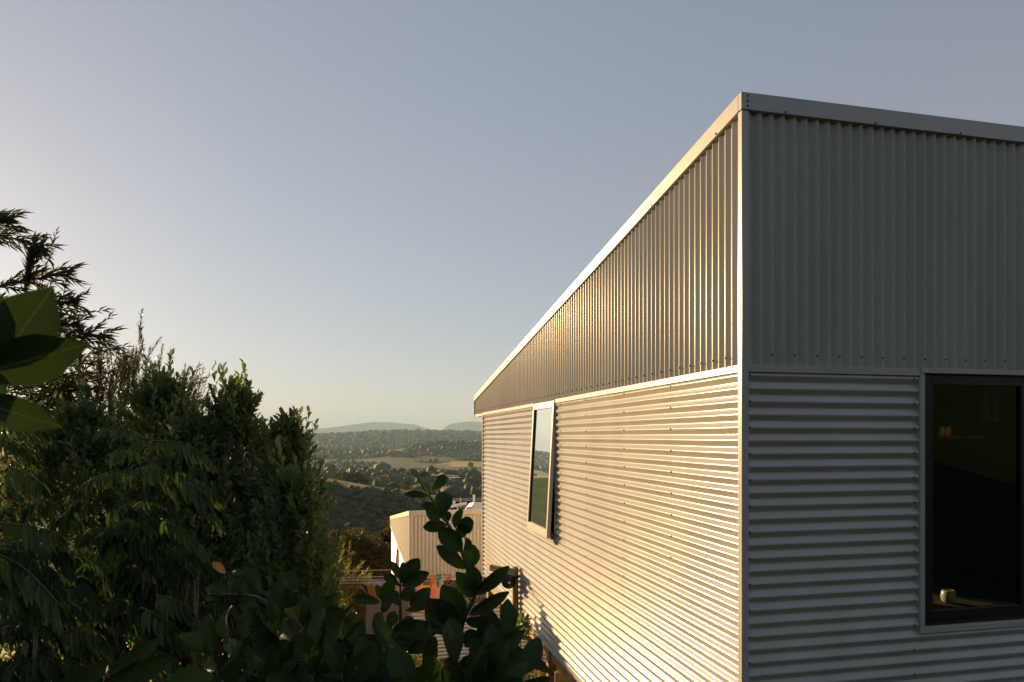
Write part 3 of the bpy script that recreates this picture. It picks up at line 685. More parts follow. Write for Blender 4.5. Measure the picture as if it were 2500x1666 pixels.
# floral cloth
m3, out, mixc, math_, noise_, blob, stripes, u, n_, l_ = cloth_mat('floral_cloth')
c = mixc(math_('GREATER_THAN', noise_(34, 3), .5), (.05, .09, .11), (.32, .36, .33))
c = mixc(math_('GREATER_THAN', noise_(26, 3, (3, 1, 0)), .57), c, (.55, .22, .20))
c = mixc(math_('GREATER_THAN', noise_(40, 3, (1, 7, 0)), .60), c, (.10, .26, .18)); c = mixc(math_('GREATER_THAN', noise_(48, 3, (5, 2, 0)), .66), c, (.62, .55, .45))
out(c)
cloth('sarong', l3, 1083, 1186, .55, m3, 'fine floral cloth hanging rightmost near the timber post', 'cloth', 'washing on the clothes line', .0, .03, 3.9)
# folded pink cloth corner behind
m4, out, mixc, math_, noise_, blob, stripes, u, n_, l_ = cloth_mat('pink_cloth'); out(mixc(noise_(14), (.62, .25, .18), (.70, .33, .24)))
cloth('washcloth', l1, 1083, 1101, .16, m4, 'small salmon pink cloth behind the pegs', 'cloth', 'washing on the clothes line', 0, .004, .4)
pegm = mat('peg_plastic', (.75, .66, .40), 0.5)
def peg(px, l, lab, tilt):
    q = on_line(l, px); t = thing('clothes_peg', lab, 'peg', q, (0, tilt, R(90)), 'pegs on the clothes line')
    t.scale = (1.5, 1.7, 1.25)
    for sgn in (-1, 1):
        obj('jaw', MB().hexa([(-.006, sgn * .003 - .002, -.045), (.006, sgn * .003 - .002, -.045), (.006, sgn * .003 + .002, -.045), (-.006, sgn * .003 + .002, -.045),
                              (-.007, sgn * .010 - .002, .045), (.007, sgn * .010 - .002, .045), (.007, sgn * .010 + .002, .045), (-.007, sgn * .010 + .002, .045)]).mesh('jaw', pegm, False, .001), t)
    obj('spring', MB().tube([(-.008, -.008, .005), (.008, -.008, .005), (.008, .008, .005), (-.008, .008, .005)], .0015, 5).mesh('spring', M['alu']), t)
peg(904, l2, 'cream peg at the left end of the grey and orange towel', .05)
peg(1081, l1, 'cream peg at the right corner of the patterned towel, left of two', -.06)
peg(1087, l3, 'cream peg at the left corner of the floral cloth, right of two', -.1)
peg(1177, l3, 'cream peg at the right end of the floral cloth near the reel', .25)

# ------------------------------------------------------------------ leaves
def leaf_template(kind='citrus', ny=6):
    """unit leaf along +Y, width along X, face towards +Z"""
    V = []; rows = ny + 1
    for i in range(rows):
        t = i / ny
        if kind in ('citrus', 'point', 'curl'): w = .5 * (math.sin(math.pi * min(1, t * .93 + .04) ** 1.12)) ** (.75 if kind == 'point' else .62)
        elif kind == 'blunt': w = .5 * (math.sin(math.pi * min(1, (t * .88 + .03)) ** 1.5)) ** .7
        elif kind == 'lance': w = .5 * (math.sin(math.pi * min(1, t * .97 + .02) ** .75)) ** .9
        else: w = .5 * math.sin(math.pi * min(1, t * .96 + .03)) ** .8
        if kind == 'point' and t > .6: w *= 1 - ((t - .6) / .4) ** 2 * .7
        if i == 0: w = .03
        if i == ny: w = {'blunt': .16, 'citrus': .09, 'curl': .06}.get(kind, .012)
        arch = -.22 * t * t + .06 * t - (.30 * t ** 3 if kind == 'curl' else 0)
        for sx_, zf in ((-1, .16), (-.5, .05), (0, 0), (.5, .05), (1, .16)):
            if kind == 'curl': zf *= 2.2
            V.append((w * sx_, t, arch + zf * w * 1.3 + (.03 * math.sin(t * 9 + sx_ * 2) * abs(sx_) if kind in ('citrus', 'blunt', 'curl') else 0)))
    Fc = [(i * 5 + j, i * 5 + j + 1, (i + 1) * 5 + j + 1, (i + 1) * 5 + j) for i in range(ny) for j in range(4)]
    return V, Fc

def leaf_matrix(base, tip, width, roll=0.0, face=None, curve=1.0):
    ax = (tip - base); L = ax.length; yv = ax / L
    f = face if face is not None else -(base + tip) * .5
    z = (f - yv * f.dot(yv))
    if z.length < 1e-6: z = yv.orthogonal()
    z.normalize(); xv = yv.cross(z); 
    if roll:
        q = Matrix.Rotation(roll, 3, yv); z = q @ z; xv = q @ xv
    m = Matrix((xv * width, yv * L, z * L * curve)).transposed().to_4x4(); m.translation = base
    return m

LM = {k: mesh('leaf', *leaf_template(k), M['citrus'], True) for k in ('citrus', 'blunt', 'curl')}
LMY = mesh('leaf', *leaf_template('citrus'), M['citrus_young'], True)
LMD = mesh('leaf', *leaf_template('citrus'), M['dry_leaf'], True)
LMF = mesh('leaflet', *leaf_template('lance', 5), M['frond'], True)

def put_leaf(parent, base, tip, width, me, roll=0.0, name='leaf', label=None, face=None, curve=1.0):
    o = obj(name, me, parent, label)
    o.matrix_local = leaf_matrix(base, tip, width, roll, face, curve)
    return o

def stem(parent, pts, r0, r1, m, name='stem'):
    n = len(pts); return obj(name, MB().tube(pts, [r0 + (r1 - r0) * i / (n - 1) for i in range(n)], 7).mesh(name, m, True), parent)

def bez(pts, n):
    """smooth polyline through pts (Catmull-Rom)"""
    out = []; p = [pts[0]] + list(pts) + [pts[-1]]
    for i in range(len(pts) - 1):
        for k in range(n):
            t = k / n; a, b, c, d = p[i], p[i + 1], p[i + 2], p[i + 3]
            out.append(.5 * ((2 * b) + (c - a) * t + (2 * a - 5 * b + 4 * c - d) * t * t + (3 * b - a - 3 * c + d) * t ** 3))
    out.append(pts[-1]); return out

# citrus tree in front: traced shoots, every leaf its own piece
Z8 = lambda x, y, Z: P(960 + x / 3.732, 1130 + y / 3.732, Z)
Z4 = lambda x, y, Z: P(860 + x / 6.533, 1360 + y / 6.533, Z)
Z5 = lambda x, y, Z: P(440 + x / 4.285, 1300 + y / 4.285, Z)
cit = thing('citrus_tree', 'dark green citrus tree with large glossy leaves in front of the clothes line', 'tree', (0, 1.75, -1.78))
CI = Vector(cit.location)
def cl(bx_, by_, tx_, ty_, w, Z=1.7, dz=0.0, roll=0.0, me=None, zf=Z8, sc=3.732, lab=None, curve=1.0):
    b = zf(bx_, by_, Z); t_ = zf(tx_, ty_, Z + dz)
    put_leaf(cit, b - CI, t_ - CI, 1.2 * w / sc / F * Z / max(.35, math.cos(roll)), me or LM[random.choice(['citrus', 'citrus', 'blunt', 'curl'])], roll, 'leaf', lab, face=-(b + t_) * .5, curve=curve)
ms_ = [Z8(600, 1640, 1.72), Z8(640, 1430, 1.7), Z8(745, 1190, 1.7), Z8(690, 1010, 1.7), Z8(620, 800, 1.7), Z8(500, 560, 1.7), Z8(430, 480, 1.7), Z8(350, 330, 1.7), Z8(280, 240, 1.7), Z8(225, 140, 1.7)]
stem(cit, [p - CI for p in bez(ms_, 4)], .0065, .0018, M['twig'])
Y = LMY
for a in [
    (235, 150, 165, 52, 48, 1.70, .01, .3, Y), (240, 135, 318, 92, 34, 1.70, -.01, -.4, Y), (335, 315, 285, 180, 42, 1.69, -.01, .4, Y),
    (355, 250, 482, 118, 82, 1.71, .01, .2), (315, 300, 103, 282, 56, 1.70, -.01, .2), (450, 470, 470, 238, 140, 1.72, .02, .0),
    (400, 430, 248, 368, 66, 1.71, .02, .3), (440, 500, 312, 428, 120, 1.69, -.03, .2), (455, 500, 400, 340, 110, 1.73, .02, -.3), (490, 560, 480, 440, 78, 1.71, .0, .2),
    (490, 570, 275, 586, 98, 1.70, -.01, .1), (625, 810, 425, 600, 150, 1.69, -.02, .1), (565, 600, 612, 412, 74, 1.71, .02, -.5), (585, 590, 738, 545, 130, 1.72, .01, .35, None),
    (570, 600, 690, 632, 110, 1.72, .0, .5), (640, 800, 692, 648, 62, 1.71, .03, .6), (655, 970, 402, 755, 112, 1.70, .0, .1), (680, 965, 735, 748, 135, 1.70, .01, .2),
    (745, 1180, 715, 945, 135, 1.69, -.01, .1), (740, 1215, 612, 1025, 140, 1.70, -.02, .15), (640, 1420, 458, 1140, 175, 1.68, -.03, .1), (740, 1200, 1048, 962, 104, 1.69, -.02, .2),
    (690, 1385, 1043, 1192, 98, 1.68, -.02, .15), (610, 1540, 335, 1268, 205, 1.66, -.04, .1), (650, 1430, 880, 1440, 90, 1.70, .0, .5),
    # left shoot
    (55, 1060, -15, 895, 62, 1.66, .0, .3), (68, 1090, 232, 885, 135, 1.67, .0, .1), (72, 1070, 105, 900, 66, 1.69, .02, .4), (78, 1118, 308, 1012, 112, 1.66, -.02, .1),
    (62, 1125, -75, 1015, 74, 1.67, .0, .2), (150, 1300, 332, 1172, 122, 1.66, .0, .2), (110, 1350, 345, 1278, 60, 1.67, .02, .3), (70, 1240, 200, 1150, 120, 1.68, .02, .2), (60, 1300, -40, 1180, 110, 1.68, .02, .1),
    ]:
    cl(*a)
ls_ = [Z8(75, 1640, 1.67), Z8(66, 1450, 1.67), Z8(62, 1250, 1.67), Z8(66, 1090, 1.67), Z8(50, 1040, 1.67)]
stem(cit, [p - CI for p in bez(ls_, 3)], .005, .0015, M['twig'])
for a in [(445, 730, 0, 640, 130, 1.62, -.02, .2), (470, 720, 640, 380, 190, 1.63, .0, .1), (420, 660, 405, 425, 90, 1.65, .02, .3), (260, 620, 145, 400, 45, 1.66, .02, .9), (230, 640, 95, 500, 36, 1.66, .0, .6),
          (220, 700, 5, 600, 40, 1.65, .02, .7), (480, 900, 590, 620, 130, 1.66, .01, .2), (500, 1010, 345, 920, 130, 1.64, .0, .3), (560, 1100, 700, 880, 160, 1.66, .01, .2), (620, 1230, 1290, 1170, 330, 1.60, -.03, .05),
          (560, 1250, 900, 1450, 200, 1.60, -.04, .1), (470, 1300, 640, 1060, 90, 1.63, .01, .5), (440, 1270, 0, 1420, 130, 1.58, -.02, .2), (450, 1290, 90, 1310, 90, 1.62, .02, .6), (880, 1540, 1130, 1380, 190, 1.55, .0, .2),
          (1180, 1540, 1330, 1290, 160, 1.58, .0, .4), (1460, 1250, 1240, 700, 300, 1.64, -.02, .1), (1700, 1250, 1500, 1060, 200, 1.66, .01, .3), (1800, 1440, 2000, 1180, 260, 1.62, .02, .2), (2000, 1420, 2200, 1000, 240, 1.62, .0, .25)]:
    cl(*a[:8], zf=Z4, sc=6.533)
# lower shoots: filled in by rule
def shoot(p0, p1, n, ln, wd, seed, bendv=Vector((0, 0, 0)), me=None):
    rnd = random.Random(seed); pts = [p0.lerp(p1, k / 8) + bendv * (4 * (k / 8) * (1 - k / 8)) for k in range(9)]
    stem(cit, [p - CI for p in pts], .0045, .0015, M['twig'])
    d = (p1 - p0).normalized(); s_ = d.cross(Vector((0, -1, 0))).normalized(); fw_ = d.cross(s_)
    for k in range(n):
        f = .06 + .94 * k / max(1, n - 1); b = pts[min(8, int(f * 8))]; a = k * 2.4 + rnd.random()
        out_ = s_ * math.cos(a) + fw_ * math.sin(a) * .7 + d * rnd.uniform(.35, .9)
        if k == n - 1: out_ = d
        out_.normalize(); t_ = b + out_ * ln * rnd.uniform(.7, 1.15)
        put_leaf(cit, b - CI, t_ - CI, wd * rnd.uniform(.8, 1.2), me or LM[rnd.choice(['citrus', 'citrus', 'blunt', 'curl'])], rnd.uniform(-.9, .9), face=Vector((rnd.uniform(-.6, .6), -1, rnd.uniform(.1, .9))))
for i, (xa, ya, xb, yb, Z, n) in enumerate([
    (1190, 1720, 1225, 1565, 1.55, 9), (1160, 1720, 1185, 1520, 1.62, 9), (960, 1720, 935, 1520, 1.5, 9), (1010, 1750, 1035, 1580, 1.6, 7), (955, 1760, 985, 1530, 1.6, 8),
    (860, 1720, 800, 1540, 1.5, 8), (780, 1700, 720, 1520, 1.6, 8), (1230, 1750, 1275, 1650, 1.5, 7), (1140, 1740, 1170, 1590, 1.4, 7), (900, 1740, 870, 1600, 1.4, 7), (1040, 1750, 1000, 1620, 1.4, 7), (700, 1740, 640, 1600, 1.5, 8),
    (1225, 1745, 1245, 1600, 1.6, 7), (830, 1740, 850, 1500, 1.62, 8), (620, 1740, 560, 1560, 1.55, 8), (1120, 1760, 1110, 1560, 1.45, 10), (920, 1760, 900, 1590, 1.4, 10), (1190, 1770, 1200, 1620, 1.42, 9),
    (760, 1760, 770, 1600, 1.42, 10), (690, 1760, 680, 1540, 1.5, 9), (560, 1760, 520, 1600, 1.45, 9), (860, 1780, 830, 1620, 1.35, 9), (1170, 1780, 1150, 1640, 1.35, 9)]):
    if 840 < xb < 1200: ya += 70; yb += 75
    shoot(P(xa, ya, Z), P(xb, yb, Z + .04), n, .100, .052, 40 + i)
# horizontal branch to the left with one dry leaf
br = [Z5(1700, 1500, 1.55), Z5(1260, 980, 1.6), Z5(940, 750, 1.62), Z5(700, 655, 1.64), Z5(300, 650, 1.66)]
stem(cit, [p - CI for p in bez(br, 4)], .006, .002, M['brown_twig'])
for a in [(470, 430, 340, 305, 70, 1.64, .0, .2, LMD), (640, 480, 548, 372, 70, 1.64, .01, .3), (860, 640, 700, 360, 120, 1.62, .02, .3), (940, 740, 870, 590, 50, 1.6, .0, .8), (1000, 720, 1190, 420, 190, 1.63, .03, .1), (1000, 700, 1170, 640, 170, 1.6, .0, .1),
          (1080, 780, 1250, 640, 110, 1.62, .0, .3), (960, 770, 1010, 850, 60, 1.6, -.02, .8), (1250, 960, 1330, 660, 80, 1.6, .02, .8), (1260, 960, 1590, 690, 150, 1.62, .02, .2), (1280, 960, 1700, 830, 190, 1.6, .0, .1), (1300, 1000, 1480, 1220, 160, 1.58, .0, .2),
          (700, 660, 520, 470, 130, 1.65, .0, .3), (560, 650, 250, 560, 110, 1.66, .0, .4), (420, 650, 250, 680, 90, 1.66, .0, .3), (800, 690, 640, 780, 150, 1.63, -.03, .2), (1120, 900, 900, 1080, 170, 1.6, -.02, .2), (1450, 1150, 1620, 1040, 200, 1.58, .0, .1), (1470, 1180, 1720, 1290, 230, 1.56, .0, .1), (1650, 1140, 1860, 1080, 130, 1.58, .02, .3)]:
    cl(*a[:9] if len(a) > 8 else a, zf=Z5, sc=4.285, lab='dry orange leaf' if len(a) > 8 else None)
stem(cit, [Vector((-.05, -.05, 0)), Vector((-.02, -.02, .3)), Vector((0, 0, .75)), Vector((.0, -.04, 1.12))], .022, .012, M['bark'], 'trunk')
stem(cit, [Vector((0, 0, .75)), P(900, 1740, 1.5) - CI, P(790, 1690, 1.52) - CI], .012, .006, M['bark'], 'branch')
stem(cit, [Vector((0, -.02, .9)), P(1150, 1760, 1.5) - CI, P(1230, 1720, 1.55) - CI], .011, .006, M['bark'], 'branch')

# big blurred leaves close to the lens at the left edge
nb = thing('citrus_sapling', 'broad dark leaves of a citrus branch close up at the left edge', 'plant', (-.58, .62, -1.62)); NB = Vector(nb.location)
M['sapling'] = leafmat('sapling_leaf', (.022, .042, .009), (.031, .054, .011), 0.34, 0.45, spec=.15)
veins(M['sapling'], (.08, .12, .03))
LMS = mesh('leaf', *leaf_template('point'), M['sapling'], True)
def nl(b, t_, w, Z=.62, dz=0, roll=0.0, me=None): 
    b_ = P(*b, Z); q = P(*t_, Z + dz); put_leaf(nb, b_ - NB, q - NB, w / F * Z, me or LMS, roll, face=-(b_ + q) * .5, curve=.6)
stem(nb, [Vector((0, 0, 0)), Vector((.02, 0, .8)), P(-60, 1100, .62) - NB, P(-50, 900, .63) - NB, P(-20, 760, .63) - NB], .010, .004, M['twig'])
nl((-10, 900), (126, 700), 145, .63, .01, -.15); nl((-60, 915), (209, 843), 122, .62, .0, .1); nl((-70, 975), (140, 1041), 84, .615, .0, .1); nl((-40, 900), (12, 720), 90, .61, .0, .6)
nl((-60, 880), (-10, 1010), 90, .64, .0, .2)
# a pair of broad leaves low in the frame
for b_, t_, w in (((268, 1640), (384, 1568), 42), ((240, 1690), (405, 1612), 60), ((130, 1700), (250, 1630), 60)):
    bb = P(*b_, 1.1); tt = P(*t_, 1.1); put_leaf(cit, bb - CI, tt - CI, w / F * 1.1, LM['citrus'], .2, face=-(bb + tt) * .5)

# pinnate shrubs: arching fronds with hanging leaflets
ZR3 = lambda x, y: (200 + x / 3.92, 1000 + y / 3.92)
ZR2 = lambda x, y: (x / 3.92, 900 + y / 3.92)
ZR4 = lambda x, y: (x / 3.92, 1266 + y / 3.92)
def frond(parent, o0, pts2, Z, ln, n, single=True, zspread=.05, seed=0):
    rnd = random.Random(seed); m = len(pts2)
    ctl = [P(x, y, Z + zspread * (i / (m - 1) - .5) * rnd.choice((-1, 1))) for i, (x, y) in enumerate(pts2)]
    pl = bez(ctl, 8); fr = obj('frond', MB().tube([p - o0 for p in pl], [(.003 if single else .0016) * (1 - .7 * i / (len(pl) - 1)) for i in range(len(pl))], 6).mesh('frond', M['twig'] if single else M['frond_stalk'], True), parent)
    tot = len(pl) - 1; Vs, Fs = [], []
    for k in range(n):
        f = .05 + .93 * (k // 2 + .5) / ((n + 1) // 2); i = min(tot - 1, int(f * tot)); b = pl[i].lerp(pl[i + 1], f * tot - i); d = (pl[i + 1] - pl[i]).normalized()
        L = ln * (1 - .45 * max(0, f - .6) / .4) * rnd.uniform(.85, 1.12); sgn = -1 if k % 2 else 1
        dirv = Vector((0, 0, -1)) * .95 + d * (.25 + .6 * f * f) + Vector((0, sgn * .55, 0)) + Vector((rnd.uniform(-.15, .15), rnd.uniform(-.15, .15), 0)); dirv.normalize()
        mt = leaf_matrix(b - o0, b - o0 + dirv * L, L * .24, rnd.uniform(-.5, .5), face=Vector((sgn * .2, -1, .55)))
        if single:
            o = obj('leaflet', LMF, fr); o.matrix_local = mt
        else:
            tv, tf = LT5; q = len(Vs); Vs += [mt @ Vector(v) for v in tv]; Fs += [tuple(a + q for a in f_) for f_ in tf]
    if not single:
        o = obj('leaflets', mesh('leaflets', Vs, Fs, M['frond_shaded'], True), fr); o['kind'] = 'stuff'
LT5 = leaf_template('lance', 4)
fp = thing('pinnate_shrub', 'shrub of arching fern like fronds in front of the hedge', 'shrub', P(370, 1066, 2.5) + Vector((0, 0, -1.75))); FO = Vector(fp.location)
fronds = [([(620, 290), (400, 190), (180, 190), (105, 285)], 30, 26), ([(690, 300), (960, 330), (1160, 430), (1270, 540)], 46, 26), ([(560, 400), (460, 365), (330, 390), (285, 480)], 48, 12), ([(580, 640), (350, 590), (150, 640), (0, 720)], 50, 24),
          ([(600, 560), (700, 530), (870, 680), (940, 860)], 55, 22), ([(880, 580), (1050, 640), (1250, 770), (1360, 880)], 48, 24), ([(960, 690), (1120, 760), (1210, 900), (1330, 1100)], 62, 26), ([(760, 1050), (900, 1100), (1100, 1270), (1190, 1400)], 48, 24)]
for i, (pp, ln, n) in enumerate(fronds):
    Z = 2.25 + .05 * (i % 3); frond(fp, FO, [ZR3(*q) for q in pp], Z, ln / F * Z, n, True, seed=i)
for i, (pp, ln, n) in enumerate([([(1500, 740), (1640, 760), (1800, 850), (1960, 1060)], 55, 26), ([(1350, 850), (1600, 980), (1760, 1130), (1960, 1330)], 62, 28), ([(1350, 1220), (1560, 1290), (1740, 1430), (1830, 1560)], 62, 24)]):
    Z = 2.2; frond(fp, FO, [ZR4(*q) for q in pp], Z, ln / F * Z, n, True, seed=20 + i)
rnd = random.Random(5)
for i in range(64):      # inner fronds, shade put into darker leaf and stalk colours
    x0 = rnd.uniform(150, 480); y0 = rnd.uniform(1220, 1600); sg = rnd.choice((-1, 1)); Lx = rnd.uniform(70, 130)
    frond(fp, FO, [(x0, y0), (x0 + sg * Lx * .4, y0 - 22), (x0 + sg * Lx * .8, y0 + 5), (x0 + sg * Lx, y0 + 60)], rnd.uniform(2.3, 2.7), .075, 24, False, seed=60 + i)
for k in range(7):
    a = rnd.uniform(-.25, .25); stem(fp, [Vector((a * .4, rnd.uniform(-.1, .1), 0)), Vector((a * .7, rnd.uniform(-.1, .1), .7)), Vector((a, rnd.uniform(-.15, .1), 1.15 + rnd.uniform(0, .25)))], .008, .004, M['brown_twig'])
fl = thing('pinnate_shrub', 'nearer shrub of drooping fronds at the lower left edge', 'shrub', P(-20, 1066, 1.5) + Vector((0, 0, -1.7))); FL = Vector(fl.location)
for i, (zz, pp, ln, n) in enumerate([(ZR2, [(-60, 540), (200, 548), (400, 575), (465, 680)], 48, 24), (ZR2, [(-60, 620), (100, 680), (280, 810), (365, 920)], 50, 26), (ZR2, [(80, 950), (260, 1000), (400, 1110), (445, 1190)], 62, 22), (ZR4, [(-60, 35), (250, 70), (480, 120), (600, 185)], 62, 22),
                                     (ZR4, [(-40, 340), (180, 440), (400, 640), (560, 830), (600, 980)], 75, 32), (ZR4, [(-60, 560), (20, 580), (90, 680), (130, 800)], 60, 14)]):
    Z = 1.45 + .04 * (i % 2); frond(fl, FL, [zz(*q) for q in pp], Z, ln / F * Z, n, True, seed=30 + i)
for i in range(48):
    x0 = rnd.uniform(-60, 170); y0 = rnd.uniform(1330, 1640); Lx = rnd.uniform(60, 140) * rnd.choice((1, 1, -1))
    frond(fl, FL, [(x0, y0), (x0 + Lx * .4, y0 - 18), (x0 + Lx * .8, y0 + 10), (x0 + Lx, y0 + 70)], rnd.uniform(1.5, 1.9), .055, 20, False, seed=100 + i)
for k in range(5):
    a = rnd.uniform(-.1, .1); stem(fl, [Vector((a * .4, 0, 0)), Vector((a * .7, .03, .7)), Vector((a, .05, 1.15 + rnd.uniform(0, .3)))], .008, .004, M['brown_twig'])

# ------------------------------------------------------------------ leafy crowns (many leaves in one mesh)
SMALL_V = np.array([(0, 0, 0), (.5, .42, .10), (0, .45, -.02), (-.5, .42, .10), (.36, .75, .02), (-.36, .75, .02), (0, 1, -.16)])
SMALL_F = np.array([(0, 1, 2), (0, 2, 3), (1, 4, 2), (2, 5, 3), (2, 4, 6), (2, 6, 5)])
NARROW_V = np.array([(0, 0, 0), (.5, .35, .12), (0, .4, -.04), (-.5, .35, .12), (0, 1, -.12)]); NARROW_F = np.array([(0, 1, 2), (0, 2, 3), (1, 4, 2), (2, 4, 3)])
def leaf_cloud(name, base, dirs, length, width, m, tv=SMALL_V, tf=SMALL_F, rng=RNG):
    n = len(base); d = dirs / (np.linalg.norm(dirs, axis=1, keepdims=True) + 1e-9)
    ref = rng.normal(size=(n, 3)) * .55 + np.array([0, -.35, .9]); x = np.cross(d, ref); x /= (np.linalg.norm(x, axis=1, keepdims=True) + 1e-9); z = np.cross(x, d)
    L = np.broadcast_to(length, (n,))[:, None, None]; Wd = np.broadcast_to(width, (n,))[:, None, None]
    V = base[:, None, :] + tv[None, :, 0:1] * x[:, None, :] * Wd + tv[None, :, 1:2] * d[:, None, :] * L + tv[None, :, 2:3] * z[:, None, :] * L
    Fq = (tf[None] + (np.arange(n) * len(tv))[:, None, None]).reshape(-1, 3)
    return mesh_np(name, V.reshape(-1, 3), Fq, m)

def sprig_leaves(p0, d, L, n, ln, rng, spread=.75):
    """leaves spiralling up a shoot: returns base, dirs"""
    d = d / np.linalg.norm(d); a = np.cross(d, [0, 0, 1.0]); 
    if np.linalg.norm(a) < .1: a = np.cross(d, [0, 1.0, 0])
    a /= np.linalg.norm(a); b = np.cross(d, a); k = np.arange(n); f = (k + .5) / n; ph = k * 2.399 + rng.uniform(0, 6)
    base = p0 + d * (f * L)[:, None]; sp = spread * (1.1 - .6 * f)
    dirs = d + (a[None] * np.cos(ph)[:, None] + b[None] * np.sin(ph)[:, None]) * sp[:, None] + rng.normal(size=(n, 3)) * .12
    return base, dirs

def hedge_shrub(c, rx, ry, top, bot, nsp, label, seed, shoots=22, ln=.056):
    rng = np.random.default_rng(seed)
    t = thing('hedge_shrub', label, 'shrub', (c[0], c[1], bot), group='glossy green shrubs of the hedge'); o0 = np.array([c[0], c[1], bot])
    H = top - bot; B, D = [], []
    for i in range(int(nsp * .52)):
        f = rng.uniform(.03, 1) ** .8; ang = rng.uniform(0, 2 * math.pi); 
        rad = math.sqrt(rng.uniform(.12, 1)) * (1 - max(0, (f - .45) / .55) ** 2.2 * .92) * (1 + .22 * math.sin(3 * ang + seed) + .15 * math.sin(7 * ang + 5 * f + seed))
        p = np.array([rx * rad * math.cos(ang), ry * .7 * rad * math.sin(ang), H * f * .93])
        d = np.array([math.cos(ang) * .55 * rad, math.sin(ang) * .55 * rad, 1.0]) + rng.normal(size=3) * .25
        b, dd = sprig_leaves(p, d, rng.uniform(.10, .2), int(rng.integers(9, 15)), ln, rng); B.append(b); D.append(dd)
    B = np.concatenate(B); D = np.concatenate(D); n = len(B)
    o = obj('foliage', leaf_cloud('foliage', B, D, rng.uniform(.75, 1.2, n) * ln, rng.uniform(.8, 1.15, n) * ln * .46, M['hedge'], rng=rng), t); o['kind'] = 'stuff'
    for k in range(shoots):   # tall shoots standing out of the top
        ang = rng.uniform(0, 2 * math.pi); rad = rng.uniform(0, .8); f = .93 * (1 - .5 * rad ** 2.2)
        so = obj('shoot', SHOOT[int(rng.integers(0, len(SHOOT)))], t); so.location = (rx * rad * math.cos(ang), ry * rad * math.sin(ang), H * f - .08)
        so.rotation_euler = (rng.normal() * .18 - .25 * rad * math.sin(ang), rng.normal() * .18 + .25 * rad * math.cos(ang), rng.uniform(0, 6)); so.scale = [rng.uniform(.8, 1.25)] * 3
    for k in range(4):
        a = rng.uniform(0, 6); stem(t, [Vector((.1 * math.cos(a), .1 * math.sin(a), -.1)), Vector((rx * .3 * math.cos(a), ry * .3 * math.sin(a), H * .4)), Vector((rx * .5 * math.cos(a), ry * .5 * math.sin(a), H * .8))], .022, .006, M['bark'])
    return t
SHOOT = []
for k in range(4):
    rng = np.random.default_rng(200 + k); L = .24 + .04 * k
    b, d = sprig_leaves(np.zeros(3), np.array([.05 * k - .08, .04, 1.0]), L, 17, .05, rng, .8); 
    b2 = b + np.array([.02 * math.sin(k), 0, 0]) * (b[:, 2:3] / L) ** 2
    SHOOT.append(leaf_cloud('shoot', b2, d, rng.uniform(.04, .06, 17), rng.uniform(.018, .026, 17), M['hedge'], rng=rng))
def gh(x, y): return float(ground(np.array([x]), np.array([y]))[0])
def at_px(px, Z): return ((px - CX) / F * Z, Z)
for px, Z, rx, ry, topy, nsp, lab, sd_ in [
    (395, 4.9, .62, .55, 905, 1500, 'glossy shrub at the back of the hedge beside the narrow leaved trees', 1),
    (575, 4.5, .42, .45, 925, 1300, 'tallest pointed shrub in the middle of the hedge', 2),
    (700, 4.25, .30, .36, 1012, 900, 'lower pointed shrub at the valley end of the hedge', 3),
    (715, 3.85, .27, .30, 1165, 800, 'sun flecked low shrub at the right foot of the hedge', 4),
    (470, 4.3, .55, .40, 1010, 1300, 'dark shrub filling the hedge behind the fern like fronds', 5),
    (200, 4.5, .75, .50, 985, 1300, 'dark shrub at the left of the hedge below the narrow leaved tree', 6)]:
    x_, y_ = at_px(px, Z); g = gh(x_, y_); hedge_shrub((x_, y_), rx, ry, (HY - topy) / F * Z, g, nsp, lab, sd_)

